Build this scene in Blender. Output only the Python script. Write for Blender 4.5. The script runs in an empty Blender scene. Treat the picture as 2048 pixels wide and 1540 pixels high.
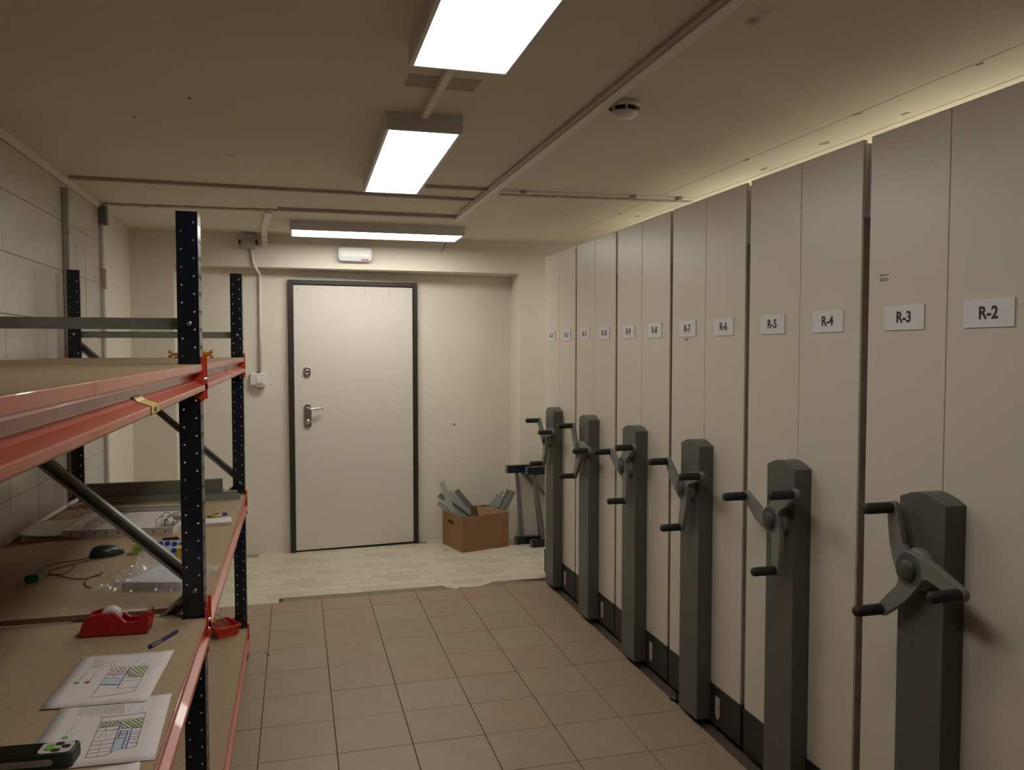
import bpy, bmesh, math, random
from mathutils import Vector, Matrix
random.seed(7)
C = bpy.context.scene.collection
PI = math.pi
H = 1.62                                   # camera height, metres

# ------------------------------------------------------------------ camera, world, exposure
FPX = 1602.0; YAW = math.radians(15.11); PITCH = math.radians(2.56)
cd = bpy.data.cameras.new('camera'); cam = bpy.data.objects.new('camera', cd); C.objects.link(cam)
cd.sensor_fit = 'HORIZONTAL'; cd.sensor_width = 36.0; cd.lens = FPX / 2048 * 36.0
cd.clip_start = 0.02
cam.location = (0, 0, H); cam.rotation_euler = (PI/2 - PITCH, 0, -YAW)
bpy.context.scene.camera = cam
w = bpy.data.worlds.new('world'); bpy.context.scene.world = w; w.use_nodes = True
w.node_tree.nodes['Background'].inputs[0].default_value = (0.01, 0.01, 0.01, 1)
w.node_tree.nodes['Background'].inputs[1].default_value = 0.2
vs = bpy.context.scene.view_settings
vs.view_transform = 'Standard'; vs.look = 'None'; vs.gamma = 1.0; vs.exposure = 0.0
vs.use_curve_mapping = False
LAMP = 11.5                                 # radiance of the three ceiling panels

# where a sight line meets a known real surface (used to read positions off a tabletop, wall or floor)
_F = Vector((math.sin(YAW)*math.cos(PITCH), math.cos(YAW)*math.cos(PITCH), -math.sin(PITCH)))
_R = Vector((math.cos(YAW), -math.sin(YAW), 0)); _D = _F.cross(_R)
def ray(x, y): return _F + _R*((x-1024)/FPX) + _D*((y-770)/FPX)
def onz(x, y, z): r = ray(x, y); return r*((z-H)/r.z) + Vector((0, 0, H))
def ony(x, y, Y): r = ray(x, y); return r*(Y/r.y) + Vector((0, 0, H))
def onx(x, y, X): r = ray(x, y); return r*(X/r.x) + Vector((0, 0, H))

# ------------------------------------------------------------------ materials
MATS = {}
def mat(name, col, rough=0.6, metal=0.0, noise=0.0, nscale=8.0, bump=0.0, bscale=200.0, spec=0.5,
        col2=None, stain=None, alpha=1.0, trans=0.0, coat=0.0):
    if name in MATS: return MATS[name]
    m = bpy.data.materials.new(name); m.use_nodes = True; MATS[name] = m
    nt = m.node_tree; b = nt.nodes['Principled BSDF']
    b.inputs['Base Color'].default_value = (*col, 1); b.inputs['Roughness'].default_value = rough
    b.inputs['Metallic'].default_value = metal; b.inputs['Specular IOR Level'].default_value = spec
    b.inputs['Transmission Weight'].default_value = trans; b.inputs['Coat Weight'].default_value = coat
    b.inputs['Alpha'].default_value = alpha
    tc = nt.nodes.new('ShaderNodeTexCoord')
    last = None
    if noise or col2:
        n = nt.nodes.new('ShaderNodeTexNoise'); n.inputs['Scale'].default_value = nscale
        n.inputs['Detail'].default_value = 6; n.inputs['Roughness'].default_value = 0.6
        nt.links.new(tc.outputs['Object'], n.inputs['Vector'])
        r = nt.nodes.new('ShaderNodeValToRGB')
        c2 = col2 if col2 else tuple(c*(1-noise) for c in col)
        r.color_ramp.elements[0].position = 0.3; r.color_ramp.elements[0].color = (*c2, 1)
        r.color_ramp.elements[1].position = 0.7; r.color_ramp.elements[1].color = (*col, 1)
        nt.links.new(n.outputs['Fac'], r.inputs['Fac']); last = r.outputs['Color']
    if stain:
        scol, ssc, th = stain
        n2 = nt.nodes.new('ShaderNodeTexNoise'); n2.inputs['Scale'].default_value = ssc
        n2.inputs['Detail'].default_value = 8
        nt.links.new(tc.outputs['Object'], n2.inputs['Vector'])
        r2 = nt.nodes.new('ShaderNodeValToRGB')
        r2.color_ramp.elements[0].position = th; r2.color_ramp.elements[0].color = (0, 0, 0, 1)
        r2.color_ramp.elements[1].position = th+0.08; r2.color_ramp.elements[1].color = (1, 1, 1, 1)
        nt.links.new(n2.outputs['Fac'], r2.inputs['Fac'])
        mx = nt.nodes.new('ShaderNodeMix'); mx.data_type = 'RGBA'
        nt.links.new(r2.outputs['Color'], mx.inputs['Factor'])
        if last: nt.links.new(last, mx.inputs['A'])
        else: mx.inputs['A'].default_value = (*col, 1)
        mx.inputs['B'].default_value = (*scol, 1); last = mx.outputs['Result']
    if last: nt.links.new(last, b.inputs['Base Color'])
    if bump:
        n3 = nt.nodes.new('ShaderNodeTexNoise'); n3.inputs['Scale'].default_value = bscale
        n3.inputs['Detail'].default_value = 3
        nt.links.new(tc.outputs['Object'], n3.inputs['Vector'])
        bp = nt.nodes.new('ShaderNodeBump'); bp.inputs['Strength'].default_value = bump
        bp.inputs['Distance'].default_value = 0.002
        nt.links.new(n3.outputs['Fac'], bp.inputs['Height']); nt.links.new(bp.outputs['Normal'], b.inputs['Normal'])
    return m

def emis(name, col, s):
    m = bpy.data.materials.new(name); m.use_nodes = True; MATS[name] = m
    b = m.node_tree.nodes['Principled BSDF']
    b.inputs['Base Color'].default_value = (0.8, 0.8, 0.8, 1)
    b.inputs['Emission Color'].default_value = (*col, 1); b.inputs['Emission Strength'].default_value = s
    return m

wall_m  = mat('cream wall paint', (.76, .70, .595), .75, noise=.05, nscale=3, bump=.35, bscale=60)
tilew_m = mat('white glazed wall tile', (.60, .56, .49), .22, noise=.06, nscale=6, bump=.08, bscale=14)
grout_m = mat('wall grout', (.36, .31, .25), .9)
ceil_m  = mat('ceiling paint', (.74, .68, .565), .85, noise=.08, nscale=1.6, bump=.3, bscale=40, stain=((.33, .27, .19), 5.5, .735))
trim_m  = mat('off white trunking', (.82, .77, .69), .5, noise=.08, nscale=10)
pipe_m  = mat('grey painted conduit', (.44, .40, .35), .5, noise=.1, nscale=12)
plaster_m = mat('broken plaster edge', (.62, .55, .45), .95, col2=(.30, .25, .19), nscale=22, bump=.6, bscale=60)
grey_box_m = mat('grey junction box', (.32, .30, .27), .5)
dark_m  = mat('dark brown door frame', (.028, .018, .015), .45)
leaf_m  = mat('door leaf cream', (.71, .655, .585), .45, noise=.03, nscale=5)
chrome_m = mat('satin chrome', (.62, .60, .58), .22, 1.0)
white_pl = mat('white plastic', (.72, .70, .66), .35)
lens_m  = mat('milky lens', (.9, .88, .85), .3)
red_m   = mat('red print', (.55, .03, .04), .5)
black_m = mat('black plastic', (.012, .013, .012), .5)
terra_m = [mat('terracotta tile %d' % i, c, .42, noise=.10, nscale=7, bump=.1, bscale=50, col2=c2, stain=((.20, .13, .09), 23, .74))
           for i, (c, c2) in enumerate([((.355, .262, .180), (.315, .230, .157)), ((.348, .250, .172), (.305, .222, .152)), ((.362, .268, .187), (.320, .237, .163)), ((.355, .248, .172), (.315, .222, .152))])]
joint_m = mat('floor joint', (.10, .07, .05), .95, noise=.3, nscale=30)
mortar_m = mat('floor mortar', (.27, .215, .155), .95, noise=.25, nscale=16, bump=.5, bscale=80)
wt_m = [mat('white floor tile %d' % i, c, .4, noise=.12, nscale=9) for i, c in enumerate([(.60, .54, .42), (.55, .49, .375), (.63, .57, .455)])]
cab_m   = mat('cream cabinet enamel', (.64, .575, .475), .33, noise=.02, nscale=3, bump=.10, bscale=350)
cabtop_m = mat('cabinet body enamel', (.74, .70, .62), .5)
seal_m  = mat('brown seal strip', (.36, .295, .215), .8, noise=.4, nscale=25)
house_m = mat('grey drive cover', (.098, .100, .088), .42, noise=.05, nscale=5, bump=.08, bscale=500)
crank_m = mat('grey cast crank', (.185, .185, .165), .45, bump=.05, bscale=300)
hub_m   = mat('dark hub cap', (.050, .053, .048), .5)
rubber_m = mat('black rubber grip', (.014, .017, .015), .6, bump=.4, bscale=400)
plinth_m = mat('black plinth', (.020, .022, .018), .5, noise=.2, nscale=20)
stick_m = mat('faded white sticker', (.50, .43, .36), .7, col2=(.34, .27, .22), nscale=60)
label_m = mat('white label', (.70, .68, .68), .4)
ink_m   = mat('black ink', (.02, .02, .022), .6)
post_m  = mat('navy blue powder coat', (.006, .010, .020), .28, noise=.1, nscale=20)
orange_m = mat('orange red powder coat', (.46, .088, .042), .28, noise=.08, nscale=5, bump=.12, bscale=420, coat=.25)
galv_m  = mat('galvanised steel', (.34, .34, .315), .42, .5, col2=(.25, .25, .23), nscale=30)
bolt_m  = mat('bright bolt', (.5, .5, .5), .3, 1.0)
chip_m  = mat('chipboard', (.40, .28, .17), .75, col2=(.33, .225, .13), nscale=90, bump=.3, bscale=220)
chipe_m = mat('chipboard raw edge', (.26, .165, .075), .9, col2=(.14, .085, .035), nscale=160, bump=.8, bscale=300)
yel_m   = mat('yellow tape', (.62, .50, .13), .35)
sheet_m = mat('green grey sheet metal', (.17, .18, .15), .5, .25, noise=.1, nscale=15)
paper_m = mat('paper', (.66, .60, .59), .8, bump=.1, bscale=20)
paper2_m = mat('aged paper', (.52, .47, .39), .85, noise=.06, nscale=20)
redpl_m = mat('red plastic', (.42, .008, .012), .35)
redbin_m = mat('bright red plastic', (.62, .040, .022), .4)
blue_m  = mat('dark blue plastic', (.010, .014, .10), .3)
bluest_m = mat('blue sticker', (.02, .03, .25), .5)
green_m = mat('green plastic', (.01, .20, .07), .4)
lime_m  = mat('lime print', (.16, .42, .03), .5)
mouse_m = mat('dark green plastic', (.016, .028, .024), .3)
cable_m = mat('dark cable', (.03, .02, .014), .6)
card_m  = mat('corrugated cardboard', (.31, .165, .075), .85, noise=.12, nscale=7, bump=.15, bscale=60)
cardi_m = mat('cardboard inside', (.24, .12, .055), .9)
strip_m = mat('light zinc profile', (.50, .53, .51), .35, .2, noise=.1, nscale=15)
strip_d = mat('dark zinc profile', (.25, .265, .24), .45, .2, noise=.1, nscale=15)
otoy_m  = mat('orange glossy plastic', (.62, .20, .03), .3)
film_m  = mat('clear plastic film', (.8, .8, .8), .10, alpha=.26, spec=1.0, coat=1.0)
lamp_m  = emis('lit panel', (1.0, .985, .91), LAMP)
lamp3_m = emis('lit end panel', (1.0, .985, .91), LAMP*1.22)
lamp4_m = emis('lit rear panel', (1.0, .985, .89), LAMP*1.0)
lampf_m = mat('lamp frame', (.62, .60, .62), .4)
rose_m  = mat('dark stain', (.16, .13, .10), .9)
pink_m  = mat('pink print', (.62, .40, .40), .8)
lgreen_m = mat('pale green print', (.45, .50, .30), .8)
lblue_m = mat('pale blue print', (.46, .50, .56), .8)
bink_m  = mat('blue ink', (.08, .08, .25), .7)

# ------------------------------------------------------------------ mesh helpers
class MB:
    def __init__(s): s.v = []; s.f = []; s.m = []; s.sm = []
    def add(s, vs_, fs, mi=0, smooth=False):
        o = len(s.v); s.v += [tuple(v) for v in vs_]
        for f in fs: s.f.append([i+o for i in f]); s.m.append(mi); s.sm.append(smooth)
        return s
    def box(s, x0, x1, y0, y1, z0, z1, mi=0):
        v = [(x, y, z) for x in (x0, x1) for y in (y0, y1) for z in (z0, z1)]
        return s.add(v, [(0,1,3,2),(4,6,7,5),(0,4,5,1),(2,3,7,6),(0,2,6,4),(1,5,7,3)], mi)
    def obox(s, c, ax, ay, az, mi=0):          # centre and three half-axis vectors
        c = Vector(c); v = [c+Vector(ax)*i+Vector(ay)*j+Vector(az)*k for i in (-1,1) for j in (-1,1) for k in (-1,1)]
        return s.add(v, [(0,1,3,2),(4,6,7,5),(0,4,5,1),(2,3,7,6),(0,2,6,4),(1,5,7,3)], mi)
    def prism(s, pts, e, mi=0, smooth=False):   # closed polygon (3d points) extruded by vector e
        n = len(pts); e = Vector(e); a = [Vector(p) for p in pts]; b = [p+e for p in a]
        fs = [(i, (i+1) % n, n+(i+1) % n, n+i) for i in range(n)]
        s.add(a+b, fs, mi, smooth); o = len(s.v)-2*n
        s.f.append([o+i for i in range(n)][::-1]); s.m.append(mi); s.sm.append(False)
        s.f.append([o+n+i for i in range(n)]); s.m.append(mi); s.sm.append(False); return s
    def cyl(s, p0, p1, r, r1=None, n=16, mi=0, cap=True):
        p0 = Vector(p0); p1 = Vector(p1); r1 = r if r1 is None else r1
        d = (p1-p0).normalized(); u = d.orthogonal().normalized(); v = d.cross(u)
        ring = lambda p, q: [p+u*(q*math.cos(2*PI*i/n))+v*(q*math.sin(2*PI*i/n)) for i in range(n)]
        s.add(ring(p0, r)+ring(p1, r1), [(i, (i+1) % n, n+(i+1) % n, n+i) for i in range(n)], mi, True)
        if cap:
            s.add(ring(p0, r), [tuple(range(n))[::-1]], mi); s.add(ring(p1, r1), [tuple(range(n))], mi)
        return s
    def lathe(s, o, d, prof, n=24, mi=0):       # profile: (distance along d, radius)
        o = Vector(o); d = Vector(d).normalized(); u = d.orthogonal().normalized(); v = d.cross(u); V = []
        for (t, r) in prof: V += [o+d*t+u*(r*math.cos(2*PI*i/n))+v*(r*math.sin(2*PI*i/n)) for i in range(n)]
        F = [(k*n+i, k*n+(i+1) % n, (k+1)*n+(i+1) % n, (k+1)*n+i) for k in range(len(prof)-1) for i in range(n)]
        return s.add(V, F, mi, True)
    def tube(s, pts, r, n=8, mi=0):
        pts = [Vector(p) for p in pts]; V = []; u = None
        for i, p in enumerate(pts):
            d = (pts[min(i+1, len(pts)-1)]-pts[max(i-1, 0)]).normalized()
            u = d.orthogonal().normalized() if u is None else (u-d*u.dot(d)).normalized()
            v = d.cross(u); V += [p+u*(r*math.cos(2*PI*k/n))+v*(r*math.sin(2*PI*k/n)) for k in range(n)]
        F = [(k*n+i, k*n+(i+1) % n, (k+1)*n+(i+1) % n, (k+1)*n+i) for k in range(len(pts)-1) for i in range(n)]
        F += [tuple(range(n))[::-1], tuple(range((len(pts)-1)*n, len(pts)*n))]
        return s.add(V, F, mi, True)
    def quad(s, a, b, c, d, mi=0): return s.add([a, b, c, d], [(0,1,2,3)], mi)
    def xf(s, M): s.v = [tuple(M @ Vector(p)) for p in s.v]; return s
    def build(s, name, mats, parent=None, bevel=0.0, seg=1, solid=0.0, weld=False):
        me = bpy.data.meshes.new(name); me.from_pydata(s.v, [], s.f)
        if not isinstance(mats, (list, tuple)): mats = [mats]
        for m in mats: me.materials.append(m)
        me.polygons.foreach_set('material_index', s.m); me.polygons.foreach_set('use_smooth', s.sm)
        me.update()
        bm = bmesh.new(); bm.from_mesh(me)
        if weld: bmesh.ops.remove_doubles(bm, verts=bm.verts, dist=1e-5)
        if solid == 0: bmesh.ops.recalc_face_normals(bm, faces=bm.faces)
        if bevel:
            ed = [e for e in bm.edges if len(e.link_faces) == 2 and e.calc_face_angle(0) > .6]
            bmesh.ops.bevel(bm, geom=ed, offset=bevel, segments=seg, affect='EDGES', clamp_overlap=True, profile=.5)
        bm.to_mesh(me); bm.free()
        o = bpy.data.objects.new(name, me); C.objects.link(o)
        if solid:
            md = o.modifiers.new('thickness', 'SOLIDIFY'); md.thickness = solid; md.offset = 0
        if parent: o.parent = parent
        return o

def tag(o, label, cat, group=None, kind=None):
    if label: o['label'] = label
    if cat: o['category'] = cat
    if group: o['group'] = group
    if kind: o['kind'] = kind
    return o
def thing(name, label, cat, loc=(0,0,0), rz=0.0, group=None):
    o = bpy.data.objects.new(name, None); C.objects.link(o); o.location = loc; o.rotation_euler = (0,0,rz)
    o.empty_display_size = .05
    return tag(o, label, cat, group)
def struct(o, label=None, cat=None):
    o['kind'] = 'structure'
    if label: o['label'] = label
    o['category'] = cat or o.name.split('_')[0].split('.')[0]
    return o
def copyo(src, parent, loc=None, name=None):
    c = src.copy(); C.objects.link(c); c.parent = parent
    if loc is not None: c.location = loc
    return c
def text_mesh(name, body, size, m, parent, M, bold=0.0, ext=0.0004, sx=1.0):
    cu = bpy.data.curves.new(name, 'FONT'); cu.body = body; cu.size = size; cu.align_x = 'CENTER'; cu.align_y = 'CENTER'
    cu.offset = bold; cu.extrude = ext; cu.resolution_u = 3
    t = bpy.data.objects.new(name+'_curve', cu); C.objects.link(t)
    me = bpy.data.meshes.new_from_object(t.evaluated_get(bpy.context.evaluated_depsgraph_get()))
    bpy.data.objects.remove(t); bpy.data.curves.remove(cu)
    me.transform(M @ Matrix.Diagonal((sx, 1, 1, 1))); me.materials.clear(); me.materials.append(m); me.name = name
    o = bpy.data.objects.new(name, me); C.objects.link(o); o.parent = parent
    return o
def rrect(w_, h_, r, n=5):                      # rounded rectangle outline in 2d
    P = []
    for cx, cy, a0 in ((w_/2-r, h_/2-r, 0), (-w_/2+r, h_/2-r, 90), (-w_/2+r, -h_/2+r, 180), (w_/2-r, -h_/2+r, 270)):
        for i in range(n+1):
            a = math.radians(a0+90*i/n); P.append((cx+r*math.cos(a), cy+r*math.sin(a)))
    return P

# ------------------------------------------------------------------ the room
CZ = 2.50                                   # ceiling height
YF = 6.41                                   # face of the beam and piers on the end wall
SK = math.atan(.07)                         # the recessed part of the end wall is slightly askew
def niche_y(x): return 6.58 + .07*x

# floor: screed slab with separate tiles
fl = struct(MB().box(-1.4, 4.2, -2.2, 7.3, -.12, -.006).build('floor', joint_m), 'terracotta tiled room floor', 'floor')
T = .3045; tile_mesh = {}
x0t, y0t = .143-T*5, 3.217-T*7
k = 0
for i in range(0, 10):
    for j in range(0, 15):
        xa = x0t+i*T; ya = y0t+j*T; xb = xa+T; yb = ya+T
        xa_ = max(xa, -1.118); xb_ = min(xb, 1.83)
        yb_ = min(yb, 5.275)
        if yb_-ya < .02 or xb_-xa_ < .02: continue
        key = (round(xb_-xa_, 3), round(yb_-ya, 3), (i*7+j*3+i*j) % 4)
        if key not in tile_mesh:
            g = .0016
            o = MB().box(g, xb_-xa_-g, g, yb_-ya-g, -.006, 0).build('tile', terra_m[key[2]], fl, bevel=.0012)
            tile_mesh[key] = o
            o.location = (xa_, ya, 0)
        else:
            o = copyo(tile_mesh[key], fl, (xa_, ya, 0))
        o.location.z = random.uniform(-.0007, .0004)
# rough mortar edge and the white tiled strip in front of the door
mb = MB()
top = [(-.10, 5.345), (.2, 5.35), (.5, 5.352), (.8, 5.36), (.93, 5.352), (.98, 5.31), (1.10, 5.30), (1.2, 5.31), (1.27, 5.335), (1.33, 5.352), (1.5, 5.34), (1.63, 5.30), (1.70, 5.275)]
bot = [(1.70, 5.262), (1.3, 5.266), (.9, 5.268), (.4, 5.266), (-.10, 5.262)]
mb.prism([(x, y, -.006) for x, y in top+bot], (0, 0, .0055))
mb.build('mortar_strip', mortar_m, fl)
mb = MB().prism([(x, y, -.004) for x, y in [(.955, 5.36), (.965, 5.318), (1.0, 5.285), (1.03, 5.262), (1.06, 5.272), (1.05, 5.29), (1.12, 5.268), (1.19, 5.272), (1.25, 5.30), (1.31, 5.36)]], (0, 0, .007))
mb.build('mortar_patch', wt_m[2], fl)
fl2 = struct(MB().box(-1.18, 2.9, 5.355, 6.9, -.004, -.0015).build('floor', mat('white floor grout', (.33, .28, .20), .9), None), 'small white tiled floor strip before the door', 'floor')
fl2.name = 'floor_white'
wm = {}
for j in range(0, 13):
    off = (j % 2)*.1 + .014 + (.012*math.sin(j*1.7))
    for i in range(-7, 13):
        xa = off+i*.2045; ya = 5.357+j*.1012
        if xa+.2045 < -1.15 or xa > 2.35: continue
        if ya+.1 > niche_y(xa) + .02: continue
        q = (i*5+j*11+i*j) % 3
        if q not in wm:
            wm[q] = MB().box(.0012, .2033, .0012, .1, -.0016, .0015).build('tile', wt_m[q], fl2, bevel=.0007); o = wm[q]
            o.location = (xa, ya, 0)
        else: o = copyo(wm[q], fl2, (xa, ya, 0))
        o.location.z = random.uniform(-.0003, .0006)
for j in (0,):                                # the odd tiles that reach further out on the left
    for i in (-6, -5, -4, -3, -2):
        o = copyo(wm[(i*j) % 3], fl2, (.014+i*.2045+.1-.03, 5.357-.1012, .0012))

# left wall: glazed tiles
wl = struct(MB().box(-1.30, -1.128, -2.2, 5.31, 0, CZ).build('wall_left', grout_m), 'left wall of glazed white tiles', 'wall')
wt = None; g = .0011
for r in range(0, 10):
    z1 = 2.262 + .25 - r*.25; z0 = z1-.25
    z1c = min(z1, 2.455)
    if r == 9: z0 = 0.012
    for c in range(0, 14):
        y1 = 5.305-c*.186; y0 = y1-.186
        full = (z1c-z0 > .249)
        if full and wt is not None:
            o = copyo(wt, wl, (-1.128, y0, z0))
        else:
            o = MB().box(0, .008, g, .186-g, g, z1c-z0-g).build('tile', tilew_m, wl, bevel=.001)
            o.location = (-1.128, y0, z0)
            if full: wt = o
        o.rotation_euler = (0, random.uniform(-.004, .004), random.uniform(-.006, .006))
struct(MB().box(-1.30, -1.114, -2.2, 5.31, 2.458, CZ).build('trim_1', wall_m, None, bevel=.003), 'plaster band above the wall tiles', 'trim')
# rest of the shell
mb = MB()
mb.box(-1.35, -1.165, 5.31, 6.9, 0, CZ)
struct(mb.build('wall_left_rear', wall_m), 'plain plaster end of the left wall', 'wall')
mb = MB()
mb.box(-1.20, -.865, YF, 6.95, 0, CZ)           # left pier
mb.box(-.865, 1.80, YF, 6.95, 2.245, CZ)        # beam
mb.box(1.80, 4.2, YF, 6.95, 0, CZ)              # right pier
struct(mb.build('wall_back', wall_m, None), 'cream end wall with a beam over the door recess', 'wall')
nw = MB().prism([(-.87, niche_y(-.87), 0), (1.81, niche_y(1.81), 0), (1.81, 6.95, 0), (-.87, 6.95, 0)], (0, 0, 2.26)).build('wall_niche', wall_m)
struct(nw, 'recessed cream wall around the door', 'wall')
struct(MB().box(3.9, 4.05, -2.2, 6.9, 0, CZ).build('wall_right', wall_m), 'right wall behind the shelving', 'wall')
struct(MB().box(-1.3, 4.2, -2.3, -2.15, 0, CZ).build('wall_front', wall_m), 'wall behind the camera', 'wall')
cl = struct(MB().box(-1.4, 4.3, -2.3, 7.0, CZ+.006, CZ+.12).build('ceiling', joint_m), 'stained cream ceiling of plaster panels', 'ceiling')
for (xa, xb, ya, yb) in [(-1.3, 1.06, -2.3, 5.32), (1.06, 2.035, -2.3, 4.41), (1.06, 2.035, 4.41, 5.32), (2.035, 2.27, -2.3, 4.41), (2.035, 2.27, 4.41, 5.32),
                         (2.27, 4.2, -2.3, 5.32), (-1.3, 2.035, 5.32, 6.95), (2.035, 4.2, 5.32, 6.95)]:
    MB().box(xa+.0015, xb-.0015, ya+.0015, yb-.0015, CZ, CZ+.006).build('panel', ceil_m, cl, bevel=.002)
# crumbled old joints on the ceiling
def rough_strip(x0, x1, y0, y1, wdt, z0, z1, n, name, m, parent, amp=.012):
    mb = MB(); a = []; b = []
    d = Vector((x1-x0, y1-y0, 0)); L = d.length; d /= L; nrm = Vector((-d.y, d.x, 0))
    for i in range(n+1):
        p = Vector((x0, y0, 0))+d*(L*i/n)
        a.append(p+nrm*(wdt/2+random.uniform(-amp, amp))); b.append(p-nrm*(wdt/2+random.uniform(-amp, amp)))
    for i in range(n):
        mb.prism([(a[i].x, a[i].y, z0), (a[i+1].x, a[i+1].y, z0), (b[i+1].x, b[i+1].y, z0), (b[i].x, b[i].y, z0)], (0, 0, z1-z0))
    return mb.build(name, m, parent)
rough_strip(-1.12, -.1, 5.36, 5.31, .05, CZ-.010, CZ, 26, 'plaster_ridge', plaster_m, cl)
rough_strip(1.13, 2.28, 4.45, 4.36, .035, CZ-.008, CZ, 34, 'plaster_ridge', plaster_m, cl, .008)
for (x, y, s) in [(2.04, 2.6, .02), (2.035, 3.35, .016), (2.20, 3.0, .03), (2.22, 3.5, .026), (2.05, 2.05, .012), (2.21, 2.55, .018), (2.05, 4.9, .02), (2.2, 4.95, .02), (-.35, 3.05, .014), (-.58, 3.35, .01)]:
    n = 9; rr = [s*random.uniform(.5, 1.2) for _ in range(n)]
    MB().prism([(x+rr[i]*.6*math.cos(2*PI*i/n), y+rr[i]*1.3*math.sin(2*PI*i/n), CZ-.0008) for i in range(n)], (0, 0, .0008)).build('damp_spot', rose_m if s < .02 else mat('damp stain', (.36, .29, .18), .9), cl)
# mounting plate stain between the two lamps
MB().box(.36, .60, 2.60, 2.72, CZ-.0012, CZ).build('dark_patch', mat('grimy paint', (.36, .31, .25), .9, col2=(.50, .44, .36), nscale=12), cl)

# trunking and conduits
def bar(name, x0, x1, y0, y1, z0, z1, m, label, cat, b=.002, group=None):
    o = MB().box(x0, x1, y0, y1, z0, z1).build(name, m, None, bevel=b); return tag(o, label, cat, group)
mb = MB().prism([(1.066, -2.1, 2.480), (1.106, -2.1, 2.480), (1.106, -2.1, CZ), (1.068, -2.1, CZ)], (-.03, 7.5, 0))
tag(mb.build('cable_trunking', trim_m, None, bevel=.002), 'long white cable trunking running down the ceiling toward the door', 'trunking')
mb = MB().prism([(1.045, -2.1, 2.486), (1.068, -2.1, 2.486), (1.068, -2.1, CZ), (1.045, -2.1, CZ)], (-.03, 7.2, 0))
tag(mb.build('cable_trunking', pipe_m, None, bevel=.001), 'thin grey strip fixed along the long ceiling trunking', 'trunking')
tag(MB().box(.46, .485, 2.40, 2.99, 2.474, CZ).build('cable_trunking', trim_m, None, bevel=.002), 'short conduit joining the two long ceiling lamps', 'trunking')
mb = MB().prism([(-1.10, 4.545, 2.483), (-1.10, 4.575, 2.483), (-1.10, 4.575, CZ), (-1.10, 4.545, CZ)], (2.12, .07, 0))
tag(mb.build('cable_trunking', pipe_m, None, bevel=.002), 'thin strip crossing the ceiling from the left wall beyond the second lamp', 'trunking')
bar('cable_trunking', .68, 1.045, 4.30, 4.325, 2.483, CZ, pipe_m, 'short ceiling strip meeting the long trunking beside the second lamp', 'trunking')
bar('cable_trunking', -.10, 1.03, 5.215, 5.25, 2.478, CZ, pipe_m, 'ceiling strip just in front of the crosswise lamp', 'trunking')
mb = MB().prism([(1.10, 4.325, 2.487), (1.10, 4.345, 2.487), (1.10, 4.345, CZ), (1.10, 4.325, CZ)], (1.17, -.07, 0))
o = tag(mb.build('cable_trunking', trim_m, None, bevel=.001), 'clipped conduit crossing the ceiling toward the shelving', 'trunking')
for x in (1.22, 1.86, 2.14):
    MB().box(x, x+.022, 4.30-.06*(x-1.1)+.005, 4.36-.06*(x-1.1), 2.480, CZ).build('clip', grey_box_m, o)
# curved flat duct from the ceiling to the wall box
pts = [Vector((-.155, 5.36, 2.492)), Vector((-.17, 5.6, 2.491)), Vector((-.195, 5.85, 2.489)), Vector((-.21, 6.1, 2.486)), Vector((-.215, 6.3, 2.475)), Vector((-.215, 6.375, 2.44)), Vector((-.215, 6.385, 2.40))]
mb = MB(); V = []
for i, p in enumerate(pts):
    d = (pts[min(i+1, 6)]-pts[max(i-1, 0)]).normalized(); s_ = Vector((1, 0, 0)); u = d.cross(s_).normalized()
    V += [p-s_*.02-u*.008, p+s_*.02-u*.008, p+s_*.02+u*.008, p-s_*.02+u*.008]
F = [(4*k+i, 4*k+(i+1) % 4, 4*k+4+(i+1) % 4, 4*k+4+i) for k in range(6) for i in range(4)]+[(0,1,2,3), (24,27,26,25)]
mb.add(V, F)
tag(mb.build('cable_duct', trim_m), 'curved white flat duct bending from the ceiling onto the beam', 'duct')
jb = thing('junction_box', 'square grey junction box high on the beam left of the crosswise lamp', 'box', (-.335, YF, 2.425))
MB().box(-.048, .048, -.045, 0, -.045, .05).build('body', grey_box_m, jb, bevel=.004, seg=2)
MB().box(-.052, .052, -.055, -.045, -.049, .054).build('lid', mat('box lid', (.40, .37, .33), .5), jb, bevel=.003)
for s in (-1, 1): MB().cyl((s*.05, -.02, 0), (s*.068, -.02, 0), .018, n=12).build('grommet', black_m, jb)
# vertical pipe to the room thermostat
mb = MB().tube([(-.315, YF-.014, 2.385), (-.30, YF-.014, 2.27), (-.288, YF-.012, 2.245), (-.262, niche_y(-.3)-.02, 2.20), (-.262, niche_y(-.3)-.014, 2.0), (-.268, niche_y(-.3)-.014, 1.44)], .011, 12)
tag(mb.build('conduit_pipe', trim_m), 'thin white conduit dropping from the beam to the small wall box', 'pipe')
th = thing('wall_box', 'small white control box on the wall left of the door', 'box', (-.29, niche_y(-.29), 1.385), SK)
MB().box(-.055, .055, -.04, 0, -.045, .05).build('body', white_pl, th, bevel=.006, seg=2)
MB().box(-.010, .040, -.047, -.04, -.030, .018).build('cover', trim_m, th, bevel=.003)
MB().box(-.020, .058, -.05, -.005, -.062, -.048).build('base', mat('dull plastic', (.5, .46, .4), .6), th, bevel=.003)
MB().box(-.010, .030, -.0475, -.047, -.036, -.033).build('marking', pipe_m, th)
MB().cyl((.005, -.018, .05), (.005, -.018, .056), .014, n=14).build('cable_entry', black_m, th)
for dx, dz in ((.098, .035), (.098, -.045), (.20, .038)):
    p = Vector((-.29+dx, 0, 1.385+dz)); p.y = niche_y(p.x)
    MB().cyl((p.x, p.y-.001, p.z), (p.x, p.y+.002, p.z), .004, n=8).build('screw_hole', rose_m, nw)
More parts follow.
